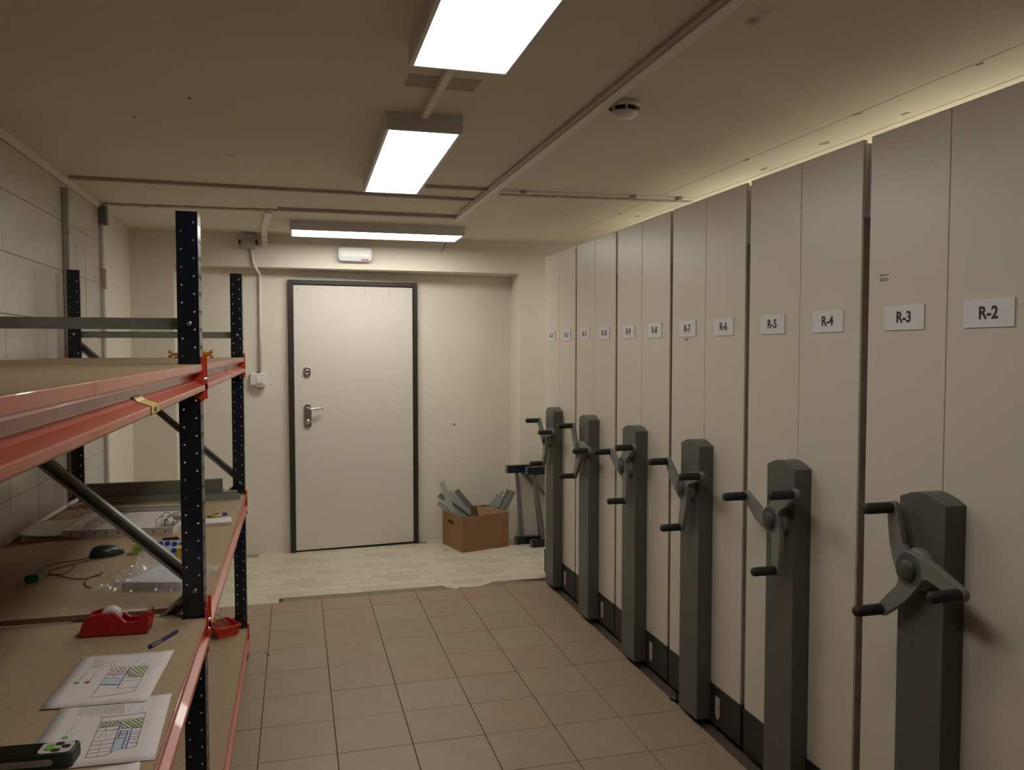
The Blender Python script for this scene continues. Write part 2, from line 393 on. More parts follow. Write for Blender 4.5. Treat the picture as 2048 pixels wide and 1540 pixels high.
# left wall pipes
pp = thing('wall_pipe', 'flat grey pipe running up the tiled left wall behind the rack', 'pipe', (-1.10, 4.5, 0))
MB().box(-.020, .012, -.02, .02, .02, 2.43).build('cover', pipe_m, pp, bevel=.006, seg=2)
for z in (.6, 1.4, 2.2): MB().box(-.020, .016, -.026, .026, z, z+.02).build('clip', pipe_m, pp, bevel=.002)
pp = thing('wall_pipe', 'slim pipe at the end of the tiled wall with a grey cap on top', 'pipe', (-1.105, 5.29, 0))
MB().cyl((0, 0, .02), (0, 0, 2.40), .013, n=14).build('pipe', trim_m, pp)
MB().box(-.025, .028, -.028, .028, 2.36, 2.475).build('cap', mat('green grey cap', (.20, .20, .18), .7, noise=.4, nscale=30), pp, bevel=.004)
MB().box(-.006, .015, -.016, .016, 1.98, 2.10).build('pink_sleeve', mat('pink sleeve', (.50, .37, .33), .7), pp, bevel=.002)

# ------------------------------------------------------------------ ceiling lamps
def panel_lamp(name, label, cx, cy, L, Wd, rot, lm_=None):
    t = thing(name, label, 'ceiling light', (cx, cy, CZ), rot, 'surface mounted ceiling panels')
    mb = MB(); a, b = L/2, Wd/2; i = .014
    for (x0, x1, y0, y1) in ((-b, b, -a, -a+i), (-b, b, a-i, a), (-b, -b+i, -a+i, a-i), (b-i, b, -a+i, a-i)):
        mb.box(x0, x1, y0, y1, -.066, 0)
    mb.build('housing', lampf_m, t, bevel=.0015)
    MB().box(-b+i, b-i, -a+i, a-i, -.0625, -.054).build('diffuser', lm_ or lamp_m, t)
    return t
panel_lamp('ceiling_light', 'nearest bright rectangular lamp cut off by the top of the picture', .474, 1.74, 1.215, .298, 0)
panel_lamp('ceiling_light', 'middle rectangular lamp pointing toward the door', .484, 3.635, 1.235, .290, -.012)
panel_lamp('ceiling_light', 'crosswise lamp just in front of the door beam', .580, 5.875, 1.215, .355, PI/2-.004, lamp3_m)

# the same lamps carry on over the far side of the shelving, where the ceiling glow behind the cabinet tops comes from
for cy_, wh_ in ((1.0, 'R-2'), (2.45, 'R-4'), (3.9, 'R-8'), (5.35, 'R-13')):
    panel_lamp('ceiling_light', 'lamp above the rear of the shelving behind cabinet %s' % wh_, 2.86, cy_, 1.215, .298, 0, lamp4_m)
sd = thing('smoke_detector', 'round white smoke detector on the ceiling right of the trunking', 'smoke detector', (1.145, 2.70, CZ))
MB().lathe((0, 0, 0), (0, 0, -1), [(0, .0), (0, .055), (.018, .058), (.022, .056)], 28).build('base', white_pl, sd)
MB().lathe((0, 0, -.022), (0, 0, -1), [(0, .044), (.012, .044)], 28).build('slot_ring', black_m, sd)
MB().lathe((0, 0, -.034), (0, 0, -1), [(0, .001), (0, .048), (.006, .048), (.016, .036), (.020, .02), (.021, .001)], 28).build('cap', white_pl, sd)
for kx in range(6):
    a = kx*PI/3+.3; MB().obox((.047*math.cos(a), .047*math.sin(a), -.028), (.004*math.cos(a), .004*math.sin(a), 0), (-.003*math.sin(a), .003*math.cos(a), 0), (0, 0, .008)).build('rib', white_pl, sd)

# emergency light
em = thing('emergency_light', 'white emergency light with a red mark above the door', 'emergency light', (.456, YF, 2.357))
o = MB().prism([(x, 0, z) for x, z in rrect(.272, .120, .035)], (0, -.02, 0)).build('back_box', white_pl, em, bevel=.004, seg=2)
o = MB().prism([(x, -.02, z) for x, z in rrect(.262, .112, .03)], (0, -.032, 0)).build('cover', mat('translucent cover', (.66, .66, .70), .2), em, bevel=.010, seg=3)
MB().box(-.108, .108, -.0545, -.050, -.022, .028).build('reflector', lens_m, em, bevel=.002)
MB().box(.045, .102, -.0545, -.051, -.046, -.037).build('red_label', red_m, em)

# ------------------------------------------------------------------ door
dz = thing('door_1', 'cream security door in a dark brown frame', 'door', (-.055, niche_y(-.055), 0), SK); dz['kind'] = 'structure'
DW = 1.030
mb = MB()
mb.box(0, .036, -.045, 0, 0, 2.165); mb.box(DW-.036, DW, -.045, 0, 0, 2.165); mb.box(.036, DW-.036, -.045, 0, 2.130, 2.165)
mb.box(.036, DW-.036, -.02, 0, 0, .014)
mb.build('door_frame', dark_m, dz, bevel=.002)
lf = MB().box(.040, DW-.040, -.035, -.004, .016, 2.124).build('door_leaf', leaf_m, dz, bevel=.0015)
for (x, z) in ((.60, 2.085), (.60, 2.065), (.80, 2.085), (.80, 2.065), (.07, 2.09)):
    MB().cyl((x, -.0362, z), (x, -.034, z), .004, n=8).build('screw_hole', rose_m, lf)
hx = .140
ep = MB().prism([(hx+x, -.035, 1.090+z) for x, z in rrect(.060, .190, .029, 6)], (0, -.010, 0)).build('handle_plate', chrome_m, dz, bevel=.003, seg=2)
MB().cyl((hx, -.045, 1.145), (hx, -.085, 1.145), .016, .012, 16).build('handle_neck', chrome_m, ep)
mb = MB().tube([(hx, -.082, 1.145), (hx+.02, -.085, 1.146), (hx+.06, -.083, 1.150), (hx+.10, -.078, 1.150), (hx+.115, -.070, 1.149)], .0085, 12)
mb.build('lever', chrome_m, ep)
MB().lathe((hx, -.045, 1.045), (0, -1, 0), [(0, .020), (.012, .020), (.018, .014), (.020, .001)], 20).build('knob', chrome_m, ep)
ul = MB().prism([(hx-.002+x, -.035, 1.438+z) for x, z in rrect(.058, .082, .028, 6)], (0, -.010, 0)).build('lock_plate', chrome_m, dz, bevel=.003, seg=2)
MB().lathe((hx-.002, -.045, 1.440), (0, -1, 0), [(0, .020), (.005, .020), (.007, .012), (.004, .010), (.004, .001)], 20).build('lock_ring', chrome_m, ul)
MB().cyl((hx-.002, -.049, 1.440), (hx-.002, -.052, 1.440), .005, n=10).build('keyhole', black_m, ul)
for z in (.55, 1.72): MB().cyl((DW+.004, -.03, z), (DW+.004, -.03, z+.13), .007, n=10).build('hinge', mat('painted hinge', (.45, .41, .36), .5), dz)
p = ony(909, 849, 6.66)
tag(MB().cyl((p.x, niche_y(p.x)-.0015, p.z), (p.x, niche_y(p.x), p.z), .009, n=14).build('red_dot_sticker', red_m), 'tiny red dot sticker on the wall right of the door', 'sticker')
o = MB().tube([(1.14, YF-.004, 2.40), (1.165, YF-.004, 2.44), (1.18, YF-.006, 2.475)], .004, 6)
tag(o.build('loose_wire', pipe_m), 'short loose wire hanging from the beam right of the crosswise lamp', 'wire')

# ------------------------------------------------------------------ mobile shelving
XP = 1.710
units = [(1.475, 1.800, 2.110, 66, 'R-3', 'R-2'), (2.146, 2.459, 2.783, 19, 'R-5', 'R-4'), (2.815, 3.131, 3.445, 34, 'R-7', 'R-6'),
         (3.472, 3.790, 4.112, 19, 'R-9', 'R-8'), (4.138, 4.454, 4.774, 53, 'R-11', 'R-10'), (4.798, 5.120, 5.430, 40, 'R-13', 'R-12')]
where = ['nearest', 'second nearest', 'third nearest', 'fourth nearest', 'second farthest', 'farthest']
arm_o = grip_o = None
for ui, (ya, ys, yb, ang, la, lb) in enumerate(units):
    t = thing('mobile_shelving_unit', 'cream mobile shelving unit marked %s and %s, %s' % (la, lb, where[ui]), 'shelving', (XP, ys, 0), 0, 'crank driven mobile shelving units')
    a, b = ya-ys, yb-ys
    MB().box(.016, 1.35, a+.006, b-.006, .185, 2.262).build('body', cabtop_m, t)
    MB().box(0, .016, .0012, b, .188, 2.27).build('end_panel', cab_m, t, bevel=.0025, seg=2)
    MB().box(0, .016, a, -.0012, .188, 2.27).build('end_panel', cab_m, t, bevel=.0025, seg=2)
    MB().box(.002, .04, a-.006, a-.0002, .20, 2.03).build('seal_strip', seal_m, t)
    pl = MB().box(-.004, .018, a-.012, b, .022, .187); pl.box(.018, 1.3, a+.02, b-.02, .0, .187)
    pl = pl.build('plinth', plinth_m, t, bevel=.001)
    MB().box(-.007, -.004, a-.012, b, .172, .188).build('trim', black_m, pl)
    sy = -.150
    MB().prism([(-.006, sy-.018, .150), (-.006, sy+.018, .150), (-.006, sy+.018, .072), (-.006, sy, .052), (-.006, sy-.018, .072)], (.002, 0, 0)).build('sticker', stick_m, pl)
    for (y_, z_) in ((a+.04, .14), (a+.04, .06), (-.10, .05), (.26, .13)):
        MB().cyl((-.0045, y_, z_), (-.003, y_, z_), .005, n=8).build('screw', black_m, pl)
    # labels
    for (lab, yc) in ((la, (b+.0012)/2), (lb, (a-.0012)/2 + (.024 if ui == 0 else 0))):
        zc = 1.712
        lp = MB().box(-.004, 0, yc-.078, yc+.078, zc-.036, zc+.036).build('label_plate', label_m, t)
        M = Matrix.Translation((-.0042, yc, zc)) @ Matrix(((0, 0, -1, 0), (-1, 0, 0, 0), (0, 1, 0, 0), (0, 0, 0, 1)))
        text_mesh('lettering', lab, .045, ink_m, lp, M, bold=.0013, sx=.95)
    # drive cover: tall box with an arched top
    Wc = .083; n = 12; prof = [(Wc, .03), (-Wc, .03)]
    prof += [(-Wc+2*Wc*i/n, 1.207+.024*math.sin(PI*i/n)) for i in range(n+1)]
    hc = MB().prism([(-.067, y, z) for y, z in prof], (.067, 0, 0)).build('drive_cover', house_m, t, bevel=.002, seg=2)
    for (y_, z_) in ((-.06, .07), (.06, .07)):
        MB().cyl((-.0685, y_, z_), (-.067, y_, z_), .004, n=8).build('screw', hub_m, hc)
    # crank
    ck = MB().lathe((-.067, 0, 1.02), (-1, 0, 0), [(0, .058), (.016, .057), (.020, .050), (.030, .040)], 24).build('crank', crank_m, t)
    MB().lathe((-.110, 0, 1.02), (-1, 0, 0), [(-.004, .029), (.003, .028), (.007, .022), (.009, .001)], 24).build('hub_cap', hub_m, ck)
    if arm_o is None:
        # arm along +Y from the hub: hub ring with a tapered bar, slightly dished away from the cover
        P = []; n = 18
        for i in range(n+1):
            an = math.radians(14+256*i/n); P.append((.050*math.cos(an), .050*math.sin(an)))
        P += [(.045, -.050), (.085, -.045), (.160, -.0225)]
        for i in range(7):
            an = math.radians(-85+165*i/6); P.append((.173+.0185*math.cos(an), .0185*math.sin(an)))
        P += [(.120, .013), (.070, .004)]
        am = MB().prism([(-.088, y, z) for y, z in P], (-.019, 0, 0))
        arm_o = am.build('arm', crank_m, ck, bevel=.003, seg=2)
        gm = MB().lathe((0, 0, 0), (-1, 0, 0), [(0, .001), (0, .0145), (.004, .016), (.082, .0155), (.088, .0125), (.0885, .001)], 20)
        grip_o = gm.build('grip', rubber_m, ck)
        slot = MB().prism([(-.1066, .110+x, z-.014) for x, z in rrect(.05, .011, .005)], (.001, 0, 0)).build('slot', hub_m, None)
        arms = [(arm_o, grip_o)]
    else:
        arms = [(copyo(arm_o, ck), copyo(grip_o, ck))]
    for q in (1, 2): arms.append((copyo(arm_o, ck), copyo(grip_o, ck)))
    for q, (ao, go) in enumerate(arms):
        # angle measured from +Y (away from the camera) toward up
        an = math.radians(ang+120*q)
        ao.location = (0.0, 0, 1.02); ao.rotation_euler = (an, 0, 0)
        go.location = (-.106, .173*math.cos(an), 1.02+.173*math.sin(an))
    if ui == 0:
        an = math.radians(ang); slot.parent = ck; slot.location = (0, 0, 1.02); slot.rotation_euler = (an, 0, 0)
        lb_ = MB()
        for r_, (zz, yw) in enumerate(((1.842, .033), (1.832, .03), (1.826, .034))): lb_.box(-.0006, 0, .247-yw+.012, .262, zz-.003+.002, zz+.002)
        lb_.box(-.0008, 0, .255, .259, 1.84, 1.846)
        lb_.build('maker_print', mat('faded print', (.16, .14, .12), .8), t)
    if ui == 2:
        mk = MB()
        for (y_, z_, s) in ((.175, 1.662, .005), (.167, 1.666, .004), (.158, 1.662, .004), (.184, 1.659, .003)):
            mk.box(-.0006, 0, y_-s, y_+s, z_-s*.6, z_+s)
        mk.build('scuff_mark', mat('brown scuff', (.22, .13, .08), .8), t)
p = onz(1351, 1394, .01)
ft = thing('rubber_stop', 'round black stop on the floor beside the shelving plinth', 'door stop', (p.x, p.y, 0))
MB().lathe((0, 0, 0), (0, 0, 1), [(0, .001), (0, .028), (.008, .029), (.016, .022), (.020, .001)], 20).build('foot', black_m, ft)

# ------------------------------------------------------------------ rack on the left
XO = -.262; XR = -1.066                      # outer faces of front and rear posts
YN, YB = 2.415, 4.325; PD = .070; PW = .056; PT = 2.005
rack = thing('shelving_rack', 'pallet style rack with navy posts, orange beams and chipboard shelves', 'rack', (0, 0, 0))
def holed(mb, o, u, v, W, L, cols, pitch, r, n=8, wave=False):
    """sheet of width W along u, length L along v; cols = [(x0,x1,hole x,phase)]"""
    o = Vector(o); u = Vector(u); v = Vector(v)
    for (c0, c1, hx_, ph) in cols:
        z = 0.0; first = True
        edges = [0.0]
        q = pitch*ph if ph > 0 else pitch
        while q < L-.001: edges.append(q); q += pitch
        edges.append(L)
        for i in range(len(edges)-1):
            a, b = edges[i], edges[i+1]
            P = lambda x, y: o+u*x+v*y
            if b-a < pitch*.9:
                mb.quad(P(c0, a), P(c1, a), P(c1, b), P(c0, b)); continue
            cy = (a+b)/2
            outer = [(c1, cy), (c1, b), (hx_, b), (c0, b), (c0, cy), (c0, a), (hx_, a), (c1, a)]
            inner = [(hx_+r*math.cos(k_*PI/4), cy+r*math.sin(k_*PI/4)) for k_ in range(8)]
            vv = [P(*p_) for p_ in outer+inner]
            mb.add(vv, [(k_, (k_+1) % 8, 8+(k_+1) % 8, 8+k_) for k_ in range(8)])
def post(xo, yn, s, height):
    """s=+1: open side toward -x (front post); s=-1: rear post"""
    mb = MB()
    cols = [(0, PW*.5, PW*.2, 0), (PW*.5, PW, PW*.78, .5)]
    holed(mb, (xo, yn, 0), (-s, 0, 0), (0, 0, 1), PW, height, cols, .05, .0027)
    wc = [(0, PD*.5, PD*.27, 0), (PD*.5, PD, PD*.73, 0)]
    holed(mb, (xo, yn, 0), (0, 1, 0), (0, 0, 1), PD, height, wc, .05, .0085)
    mb.quad((xo, yn+PD, 0), (xo, yn+PD, height), (xo-s*.009, yn+PD, height), (xo-s*.009, yn+PD, 0))
    mb.quad((xo-s*PW, yn, 0), (xo-s*PW, yn, height), (xo-s*PW, yn+.012, height), (xo-s*PW, yn+.012, 0))
    o = mb.build('post', post_m, rack, solid=.0018, weld=True)
    fp = MB().box(xo-s*(PW+.004) if s > 0 else xo-.004, xo+.004 if s > 0 else xo-s*(PW+.004), yn-.004, yn+PD+.004, 0, .012)
    fp.box(min(xo-s*PW, xo)-.002, max(xo-s*PW, xo)+.002, yn-.002, yn+PD+.002, .012, .05)
    fp.build('foot', black_m, o, bevel=.002)
    return o
post(XO, YN, 1, PT); post(XO, YB, 1, PT); post(XR, YB, -1, PT); post(XR, YN, -1, PT)
post(XO, .345, 1, PT); post(XR, .345, -1, PT)
# braces: galvanised C channels lying between front and rear post
def channel(p0, p1, wd, dp, th_, side=-1):
    """C section: web of width wd, lips of depth dp toward side*y"""
    p0 = Vector(p0); p1 = Vector(p1); d = (p1-p0).normalized(); yv = Vector((0, 1, 0)); n_ = d.cross(yv).normalized()
    prof = [(-wd/2, 0), (wd/2, 0), (wd/2, dp), (wd/2-.008, dp), (wd/2-.008, dp-th_), (wd/2-th_, dp-th_), (wd/2-th_, th_), (-wd/2+th_, th_), (-wd/2+th_, dp-th_), (-wd/2+.008, dp-th_), (-wd/2+.008, dp), (-wd/2, dp)]
    return MB().prism([p0+n_*a_+yv*(b_*side) for a_, b_ in prof], p1-p0)
xi, xj = XO-PW*.45, XR+PW*.45
for yn in (YN, YB):
    yc = yn+.058
    channel((xi, yc-.026, 1.692), (xj, yc-.026, 1.692), .032, .024, .0015, 1).build('brace', galv_m, rack)
    for (xa, za, xb, zb) in ((xj, 1.655, xi, .945), (xi, .920, xj, .235)):
        o = channel((xa, yc, za), (xb, yc, zb), .034, .026, .0015, -1).build('brace', galv_m, rack)
    channel((xi, yc-.026, .20), (xj, yc-.026, .20), .032, .024, .0015, 1).build('brace', galv_m, rack)
    for (x, z) in ((xi, 1.692), (xj, 1.692), (xi+.002, .932), (xj, .22)):
        MB().lathe((x, yn-.0015, z), (0, -1, 0), [(0, .0075), (.004, .0075), (.006, .005), (.0065, .001)], 12).build('bolt', bolt_m, rack)
# beams
def beam(y0, y1, zt, rear=False):
    s = -1 if rear else 1
    xo = XO+.0085 if not rear else XR-.0085
    zt += .0015
    prof = [(0, 0), (0, -.019), (-.004, -.024), (-.026, -.028), (-.026, -.045), (-.016, -.052), (.006, -.0605), (.006, -.073), (.003, -.076), (-.040, -.076), (-.040, -.018), (-.0035, -.018), (-.0035, 0)]
    bmn = MB().prism([(xo+s*a_, y0, zt+b_) for a_, b_ in prof], (0, y1-y0, 0)).build('beam', orange_m, rack, bevel=.0016, seg=2)
    for (ye, sg) in ((y0, 1), (y1, -1)):
        # end plate: rounded leg across the beam end and a leg hooked on the post web
        pts_ = [(.004, .020), (.004, -.104), (-.010, -.101), (-.028, -.090), (-.044, -.080), (-.044, -.018), (-.006, -.018), (-.006, .020)]
        e = MB().prism([(xo+s*a_, ye, zt+b_) for a_, b_ in pts_], (0, .004*sg, 0))
        x_a, x_b = sorted((xo-s*.007, xo-s*.003))
        e.box(x_a, x_b, min(ye, ye-sg*.05), max(ye, ye-sg*.05), zt-.106, zt+.018)
        e.build('end_plate', mat('orange red end plate', (.56, .052, .022), .35), bmn, bevel=.001)
        MB().lathe((xo-s*.003, ye-sg*.022, zt-.045), (s, 0, 0), [(0, .006), (.008, .006), (.010, .001)], 12).build('pin', bolt_m, bmn)
    return bmn
B0, B1 = .42, YN-.004
A0, A1 = YN+PD+.004, YB-.004
b_near = beam(B0, B1, 1.577); b_far = beam(A0, A1, 1.577)
beam(B0, B1, .855); beam(A0, A1, .872); beam(A0, A1, .172)
for (z, (y0, y1)) in ((1.577, (B0, B1)), (1.577, (A0, A1)), (.855, (B0, B1)), (.872, (A0, A1)), (.172, (A0, A1))): beam(y0, y1, z, True)
# shelf boards resting in the step of the beams
def board(y0, y1, zt, n0=None, n1=None):
    """chipboard between front and rear beams, notched round the posts where it runs past a frame"""
    x0, x1 = XR-.004, XO+.0045; xa, xb = XR+PW+.004, XO-PW-.004
    f = [(x0 if n0 is None else xa, y0), (x1 if n0 is None else xb, y0)]
    if n0 is not None: f += [(xb, n0), (x1, n0)]
    if n1 is not None: f += [(x1, n1), (xb, n1), (xb, y1), (xa, y1), (xa, n1), (x0, n1)]
    else: f += [(x1, y1), (x0, y1)]
    if n0 is not None: f += [(x0, n0), (xa, n0)]
    mb = MB().prism([(x, y, zt-.0155) for x, y in f], (0, 0, .0155)); k = len(f)
    mb.m = [1]*k+[0, 0]
    return mb.build('shelf_board', [chip_m, chipe_m], rack)
board(B0, YN+.028, 1.5775, None, YN-.009); board(YN+.031, YB-.009, 1.5775, YN+PD+.009, None)
board(YN+.049, YB-.009, .8725, YN+PD+.009, None); board(B0, YN+.046, .8535, None, YN-.009)
board(YN+.06, YB-.009, .1725, YN+PD+.009, None)
for z, y0 in ((1.5605, 3.2), (.8565, 3.4), (.8375, 1.4), (1.5605, 1.4)):
    MB().box(XR+.04, XO-.04, y0, y0+.04, z-.03, z-.0005).build('crossbar', galv_m, rack)
# yellow stickers around the beams
def beam_tape(bm_, y, zt, wd, txt=True):
    xo = XO+.0085; e = .0008; zt += .0015
    pf = [(-.026+e, -.042), (-.016, -.052+e), (.006+e, -.0605+e), (.006+e, -.073), (.003, -.076-e)]
    mb = MB()
    for k_ in range(len(pf)-1):
        (a1, b1), (a2, b2) = pf[k_], pf[k_+1]
        mb.quad((xo+a1, y, zt+b1), (xo+a1, y+wd, zt+b1), (xo+a2, y+wd, zt+b2), (xo+a2, y, zt+b2))
    o = mb.build('tape_label', yel_m, bm_, solid=.0006)
    if txt:
        M = Matrix.Translation((xo+.0075, y+wd/2, zt-.0672)) @ Matrix(((0, 0, 1, 0), (1, 0, 0, 0), (0, 1, 0, 0), (0, 0, 0, 1)))
        text_mesh('lettering', 'NIOU', .0105, mat('brown print', (.10, .08, .02), .7), o, M, bold=.0003, ext=.0001, sx=1.1)
    return o
beam_tape(b_near, onx(299, 800, XO+.012).y, 1.577, .075)
beam_tape(b_far, 3.52, 1.577, .04, False)

# ------------------------------------------------------------------ things on the middle shelf (near bay)
ZN = .8537; ZFR = .8727
def sheet(name, label, corners, z, m, nx=8, ny=10, amp=.0015, curl=None, cat='paper'):
    """corners in order: far-left, far-right, near-right, near-left (x,y)"""
    a, b, c, d = [Vector((p[0], p[1])) for p in corners]; V = []
    for j in range(ny+1):
        for i in range(nx+1):
            u, v = i/nx, j/ny; P_ = (a*(1-u)+b*u)*(1-v)+(d*(1-u)+c*u)*v
            h = amp*(1+math.sin(u*7+v*3)*.5+math.sin(v*9-u*4)*.5)
            if curl: h += curl(u, v)
            V.append((P_.x, P_.y, z+.0004+h))
    F = [(j*(nx+1)+i, j*(nx+1)+i+1, (j+1)*(nx+1)+i+1, (j+1)*(nx+1)+i) for j in range(ny) for i in range(nx)]
    o = MB().add(V, F, 0, True).build(name, m, None, solid=.0003)
    return tag(o, label, cat)
def flat_lines(name, parent, m, segs, z, wd=.0012, polys=()):
    """ink lines printed on a sheet: pixel pairs read off the sheet's own plane"""
    mb = MB()
    for (x1, y1, x2, y2) in segs:
        a = onz(x1, y1, z); b = onz(x2, y2, z); d = (b-a); d.z = 0
        if d.length < 1e-4: continue
        n_ = Vector((-d.y, d.x, 0)).normalized()*(wd/2)
        mb.quad(a-n_, b-n_, b+n_, a+n_)
    for P_ in polys:
        q = [onz(x, y, z) for x, y in P_]; mb.add(q, [tuple(range(len(q)))])
    o = mb.build(name, m, parent); o['kind'] = 'stuff'; return o
def cz(u, v, s=5.923, ox=60, oy=1280): return (ox+u/s, oy+v/s)
def S(*l):
    r = []
    for (a, b, c, d) in l: p1 = cz(a, b); p2 = cz(c, d); r.append((*p1, *p2))
    return r
pc = lambda pts_, z: [tuple(onz(*cz(*p_), z))[:2] for p_ in pts_]
s3 = sheet('paper_sheet', 'bottom sheet of the plan papers, mostly cut off by the picture edge', [tuple(onz(60, 1560, ZN))[:2], tuple(onz(281, 1524, ZN))[:2], (-.262, 1.36), (-.50, 1.36)], ZN, paper_m, amp=.0003)
s2 = sheet('paper_sheet', 'lower printed floor plan sheet partly under the measuring device', pc([(370, 800), (1680, 635), (1475, 1420), (-190, 1590)], ZN+.001), ZN+.0006, paper_m, amp=.0004)
s1 = sheet('paper_sheet', 'upper printed floor plan sheet next to the pen', pc([(620, 205), (1710, 125), (1390, 725), (110, 830)], ZN+.002), ZN+.0016, paper_m, amp=.0006)
z1 = ZN+.0036
flat_lines('line_drawing', s1, ink_m, S((980, 320, 720, 680), (980, 320, 1190, 315), (1410, 295, 1240, 600), (1240, 600, 960, 650), (960, 650, 730, 680), (950, 375, 1150, 375), (920, 410, 1120, 410),
  (890, 447, 1100, 447), (830, 525, 1060, 527), (990, 415, 975, 445), (1150, 440, 1330, 432), (1100, 485, 1310, 465), (1030, 572, 1260, 552), (960, 345, 1000, 370), (1010, 330, 1060, 372), (1060, 325, 1110, 372), (1110, 322, 1150, 368)), z1, .0011)
flat_lines('hatching', s1, ink_m, S((1195, 330, 1330, 430), (1235, 315, 1345, 400), (1290, 310, 1370, 370), (1340, 305, 1395, 345), (1170, 360, 1280, 438), (1150, 395, 1215, 440), (1160, 375, 1240, 435)), z1+.0001, .0012)
flat_lines('blue_lines', s1, bink_m, S((1190, 320, 1030, 572)), z1+.0001, .0022)
flat_lines('printed_text', s1, mat('grey ink', (.16, .15, .15), .8), S(*[(770+i*22, 225, 735+i*22, 330) for i in range(6)], (930, 245, 900, 290), (985, 235, 950, 330), (1040, 225, 1000, 300), (700, 335, 870, 328), (1280, 230, 1235, 300), (1390, 260, 1350, 310), (1340, 265, 1310, 300),
  (530, 540, 515, 570), (570, 480, 650, 400), (600, 460, 690, 370), (700, 480, 790, 380), (720, 470, 770, 410), (1410, 370, 1390, 400), (1470, 340, 1500, 330)), z1, .0008)
flat_lines('green_fill', s1, lgreen_m, [], z1-.0003, polys=[[cz(*p_) for p_ in ((1195, 315), (1410, 295), (1335, 432), (1150, 440))]])
flat_lines('blue_fill', s1, lblue_m, [], z1-.0003, polys=[[cz(*p_) for p_ in ((905, 450), (1100, 447), (1060, 527), (835, 525))]])
flat_lines('pink_fill', s1, pink_m, [], z1-.0003, polys=[[cz(*p_) for p_ in ((950, 378), (1150, 375), (1130, 408), (925, 410))]])
def dot(name, parent, m, u, v, r, z):
    c = onz(*cz(u, v), z); return MB().cyl((c.x, c.y, z-.0002), (c.x, c.y, z+.0001), r, n=14).build(name, m, parent)
dot('green_mark', s1, lime_m, 550, 505, .0062, z1); dot('red_mark', s1, mat('red dot print', (.5, .06, .04), .6), 680, 497, .0058, z1)
z2 = ZN+.0022
flat_lines('line_drawing', s2, ink_m, S((860, 920, 655, 1395), (860, 920, 1375, 857), (1375, 857, 1255, 1258), (840, 975, 1345, 920), (815, 1040, 1060, 1010), (655, 1395, 880, 1370), (880, 1370, 945, 1340), (790, 1085, 1045, 1055), (750, 1200, 1010, 1165), (725, 1250, 985, 1217), (705, 1300, 960, 1270), (685, 1345, 945, 1315),
  (905, 1040, 895, 1080), (1210, 1045, 1310, 1030), (1210, 1080, 1305, 1077), (1200, 1110, 1300, 1105), (1190, 1145, 1290, 1137), (1180, 1175, 1285, 1165), (1175, 1215, 1270, 1210), (1140, 1285, 1255, 1258), (1060, 1050, 1320, 1028)), z2, .0011)
flat_lines('hatching', s2, ink_m, S((1110, 960, 1240, 1035), (1160, 955, 1280, 1032), (1210, 945, 1320, 1020), (1260, 935, 1335, 985), (1310, 925, 1345, 945), (1085, 990, 1180, 1045), (1075, 1020, 1120, 1048), (850, 985, 910, 1030), (890, 975, 950, 1020), (940, 970, 1000, 1012), (990, 965, 1040, 1005), (1030, 960, 1080, 995), (835, 1010, 870, 1035)), z2+.0001, .0012)
flat_lines('blue_lines', s2, bink_m, S((1085, 960, 950, 1340), (1065, 1075, 1160, 1072), (1055, 1100, 1145, 1100), (1045, 1120, 1130, 1120), (1160, 1072, 1085, 1290), (1210, 1050, 1135, 1285), (1020, 1165, 1120, 1150), (1050, 1130, 1045, 1160), (1075, 1075, 1060, 1130)), z2+.0001, .0021)
flat_lines('printed_text', s2, MATS['grey ink'], S(*[(598+i*27, 800-i*2, 555+i*29, 905-i*2) for i in range(20)], (515, 940, 550, 938), (612, 930, 645, 930), (710, 918, 740, 918), (810, 910, 1110, 885), (1200, 780, 1160, 860), (1340, 800, 1310, 860), (1395, 940, 1385, 990), (540, 970, 500, 1050), (490, 1050, 475, 1100), (450, 1070, 425, 1130),
  (870, 1100, 800, 1160), (980, 1100, 950, 1150), (900, 1100, 880, 1155), (850, 1195, 840, 1230), (835, 1240, 830, 1270), (820, 1295, 815, 1320), (800, 1345, 790, 1375), (700, 1530, 860, 1505), (1010, 1480, 1160, 1465), (1230, 745, 1360, 730)), z2, .0009)
flat_lines('green_fill', s2, lgreen_m, [], z2-.0003, polys=[[cz(*p_) for p_ in ((1100, 957), (1345, 925), (1320, 1028), (1065, 1048))], [cz(*p_) for p_ in ((845, 980), (1090, 955), (1070, 1008), (820, 1040))]])
flat_lines('blue_fill', s2, lblue_m, [], z2-.0003, polys=[[cz(*p_) for p_ in ((1160, 1075), (1205, 1060), (1130, 1280), (1085, 1285))], [cz(*p_) for p_ in ((1030, 1165), (1125, 1155), (1080, 1290), (965, 1320))]])
dot('green_mark', s2, lime_m, 415, 1155, .0062, z2)

# pen
a = onz(299, 1293, ZN+.006); b = onz(357, 1260, ZN+.006); d = (b-a).normalized(); L = (b-a).length
pn = thing('pen', 'dark blue pen lying in front of the red tape dispenser', 'pen', (a.x, a.y, ZN+.0052), math.atan2(d.y, d.x))
MB().lathe((0, 0, 0), (1, 0, 0), [(0, .001), (.001, .0052), (L*.32, .0052), (L*.33, .0046), (L*.93, .0046), (L*.97, .003), (L, .0008)], 16).build('barrel', blue_m, pn)
MB().box(.004, L*.30, -.0062, -.0048, -.0012, .0030).build('clip', chrome_m, pn, bevel=.0004)
MB().lathe((L*.33, 0, 0), (1, 0, 0), [(0, .0048), (.003, .0049), (.004, .0046)], 16).build('ring', chrome_m, pn)

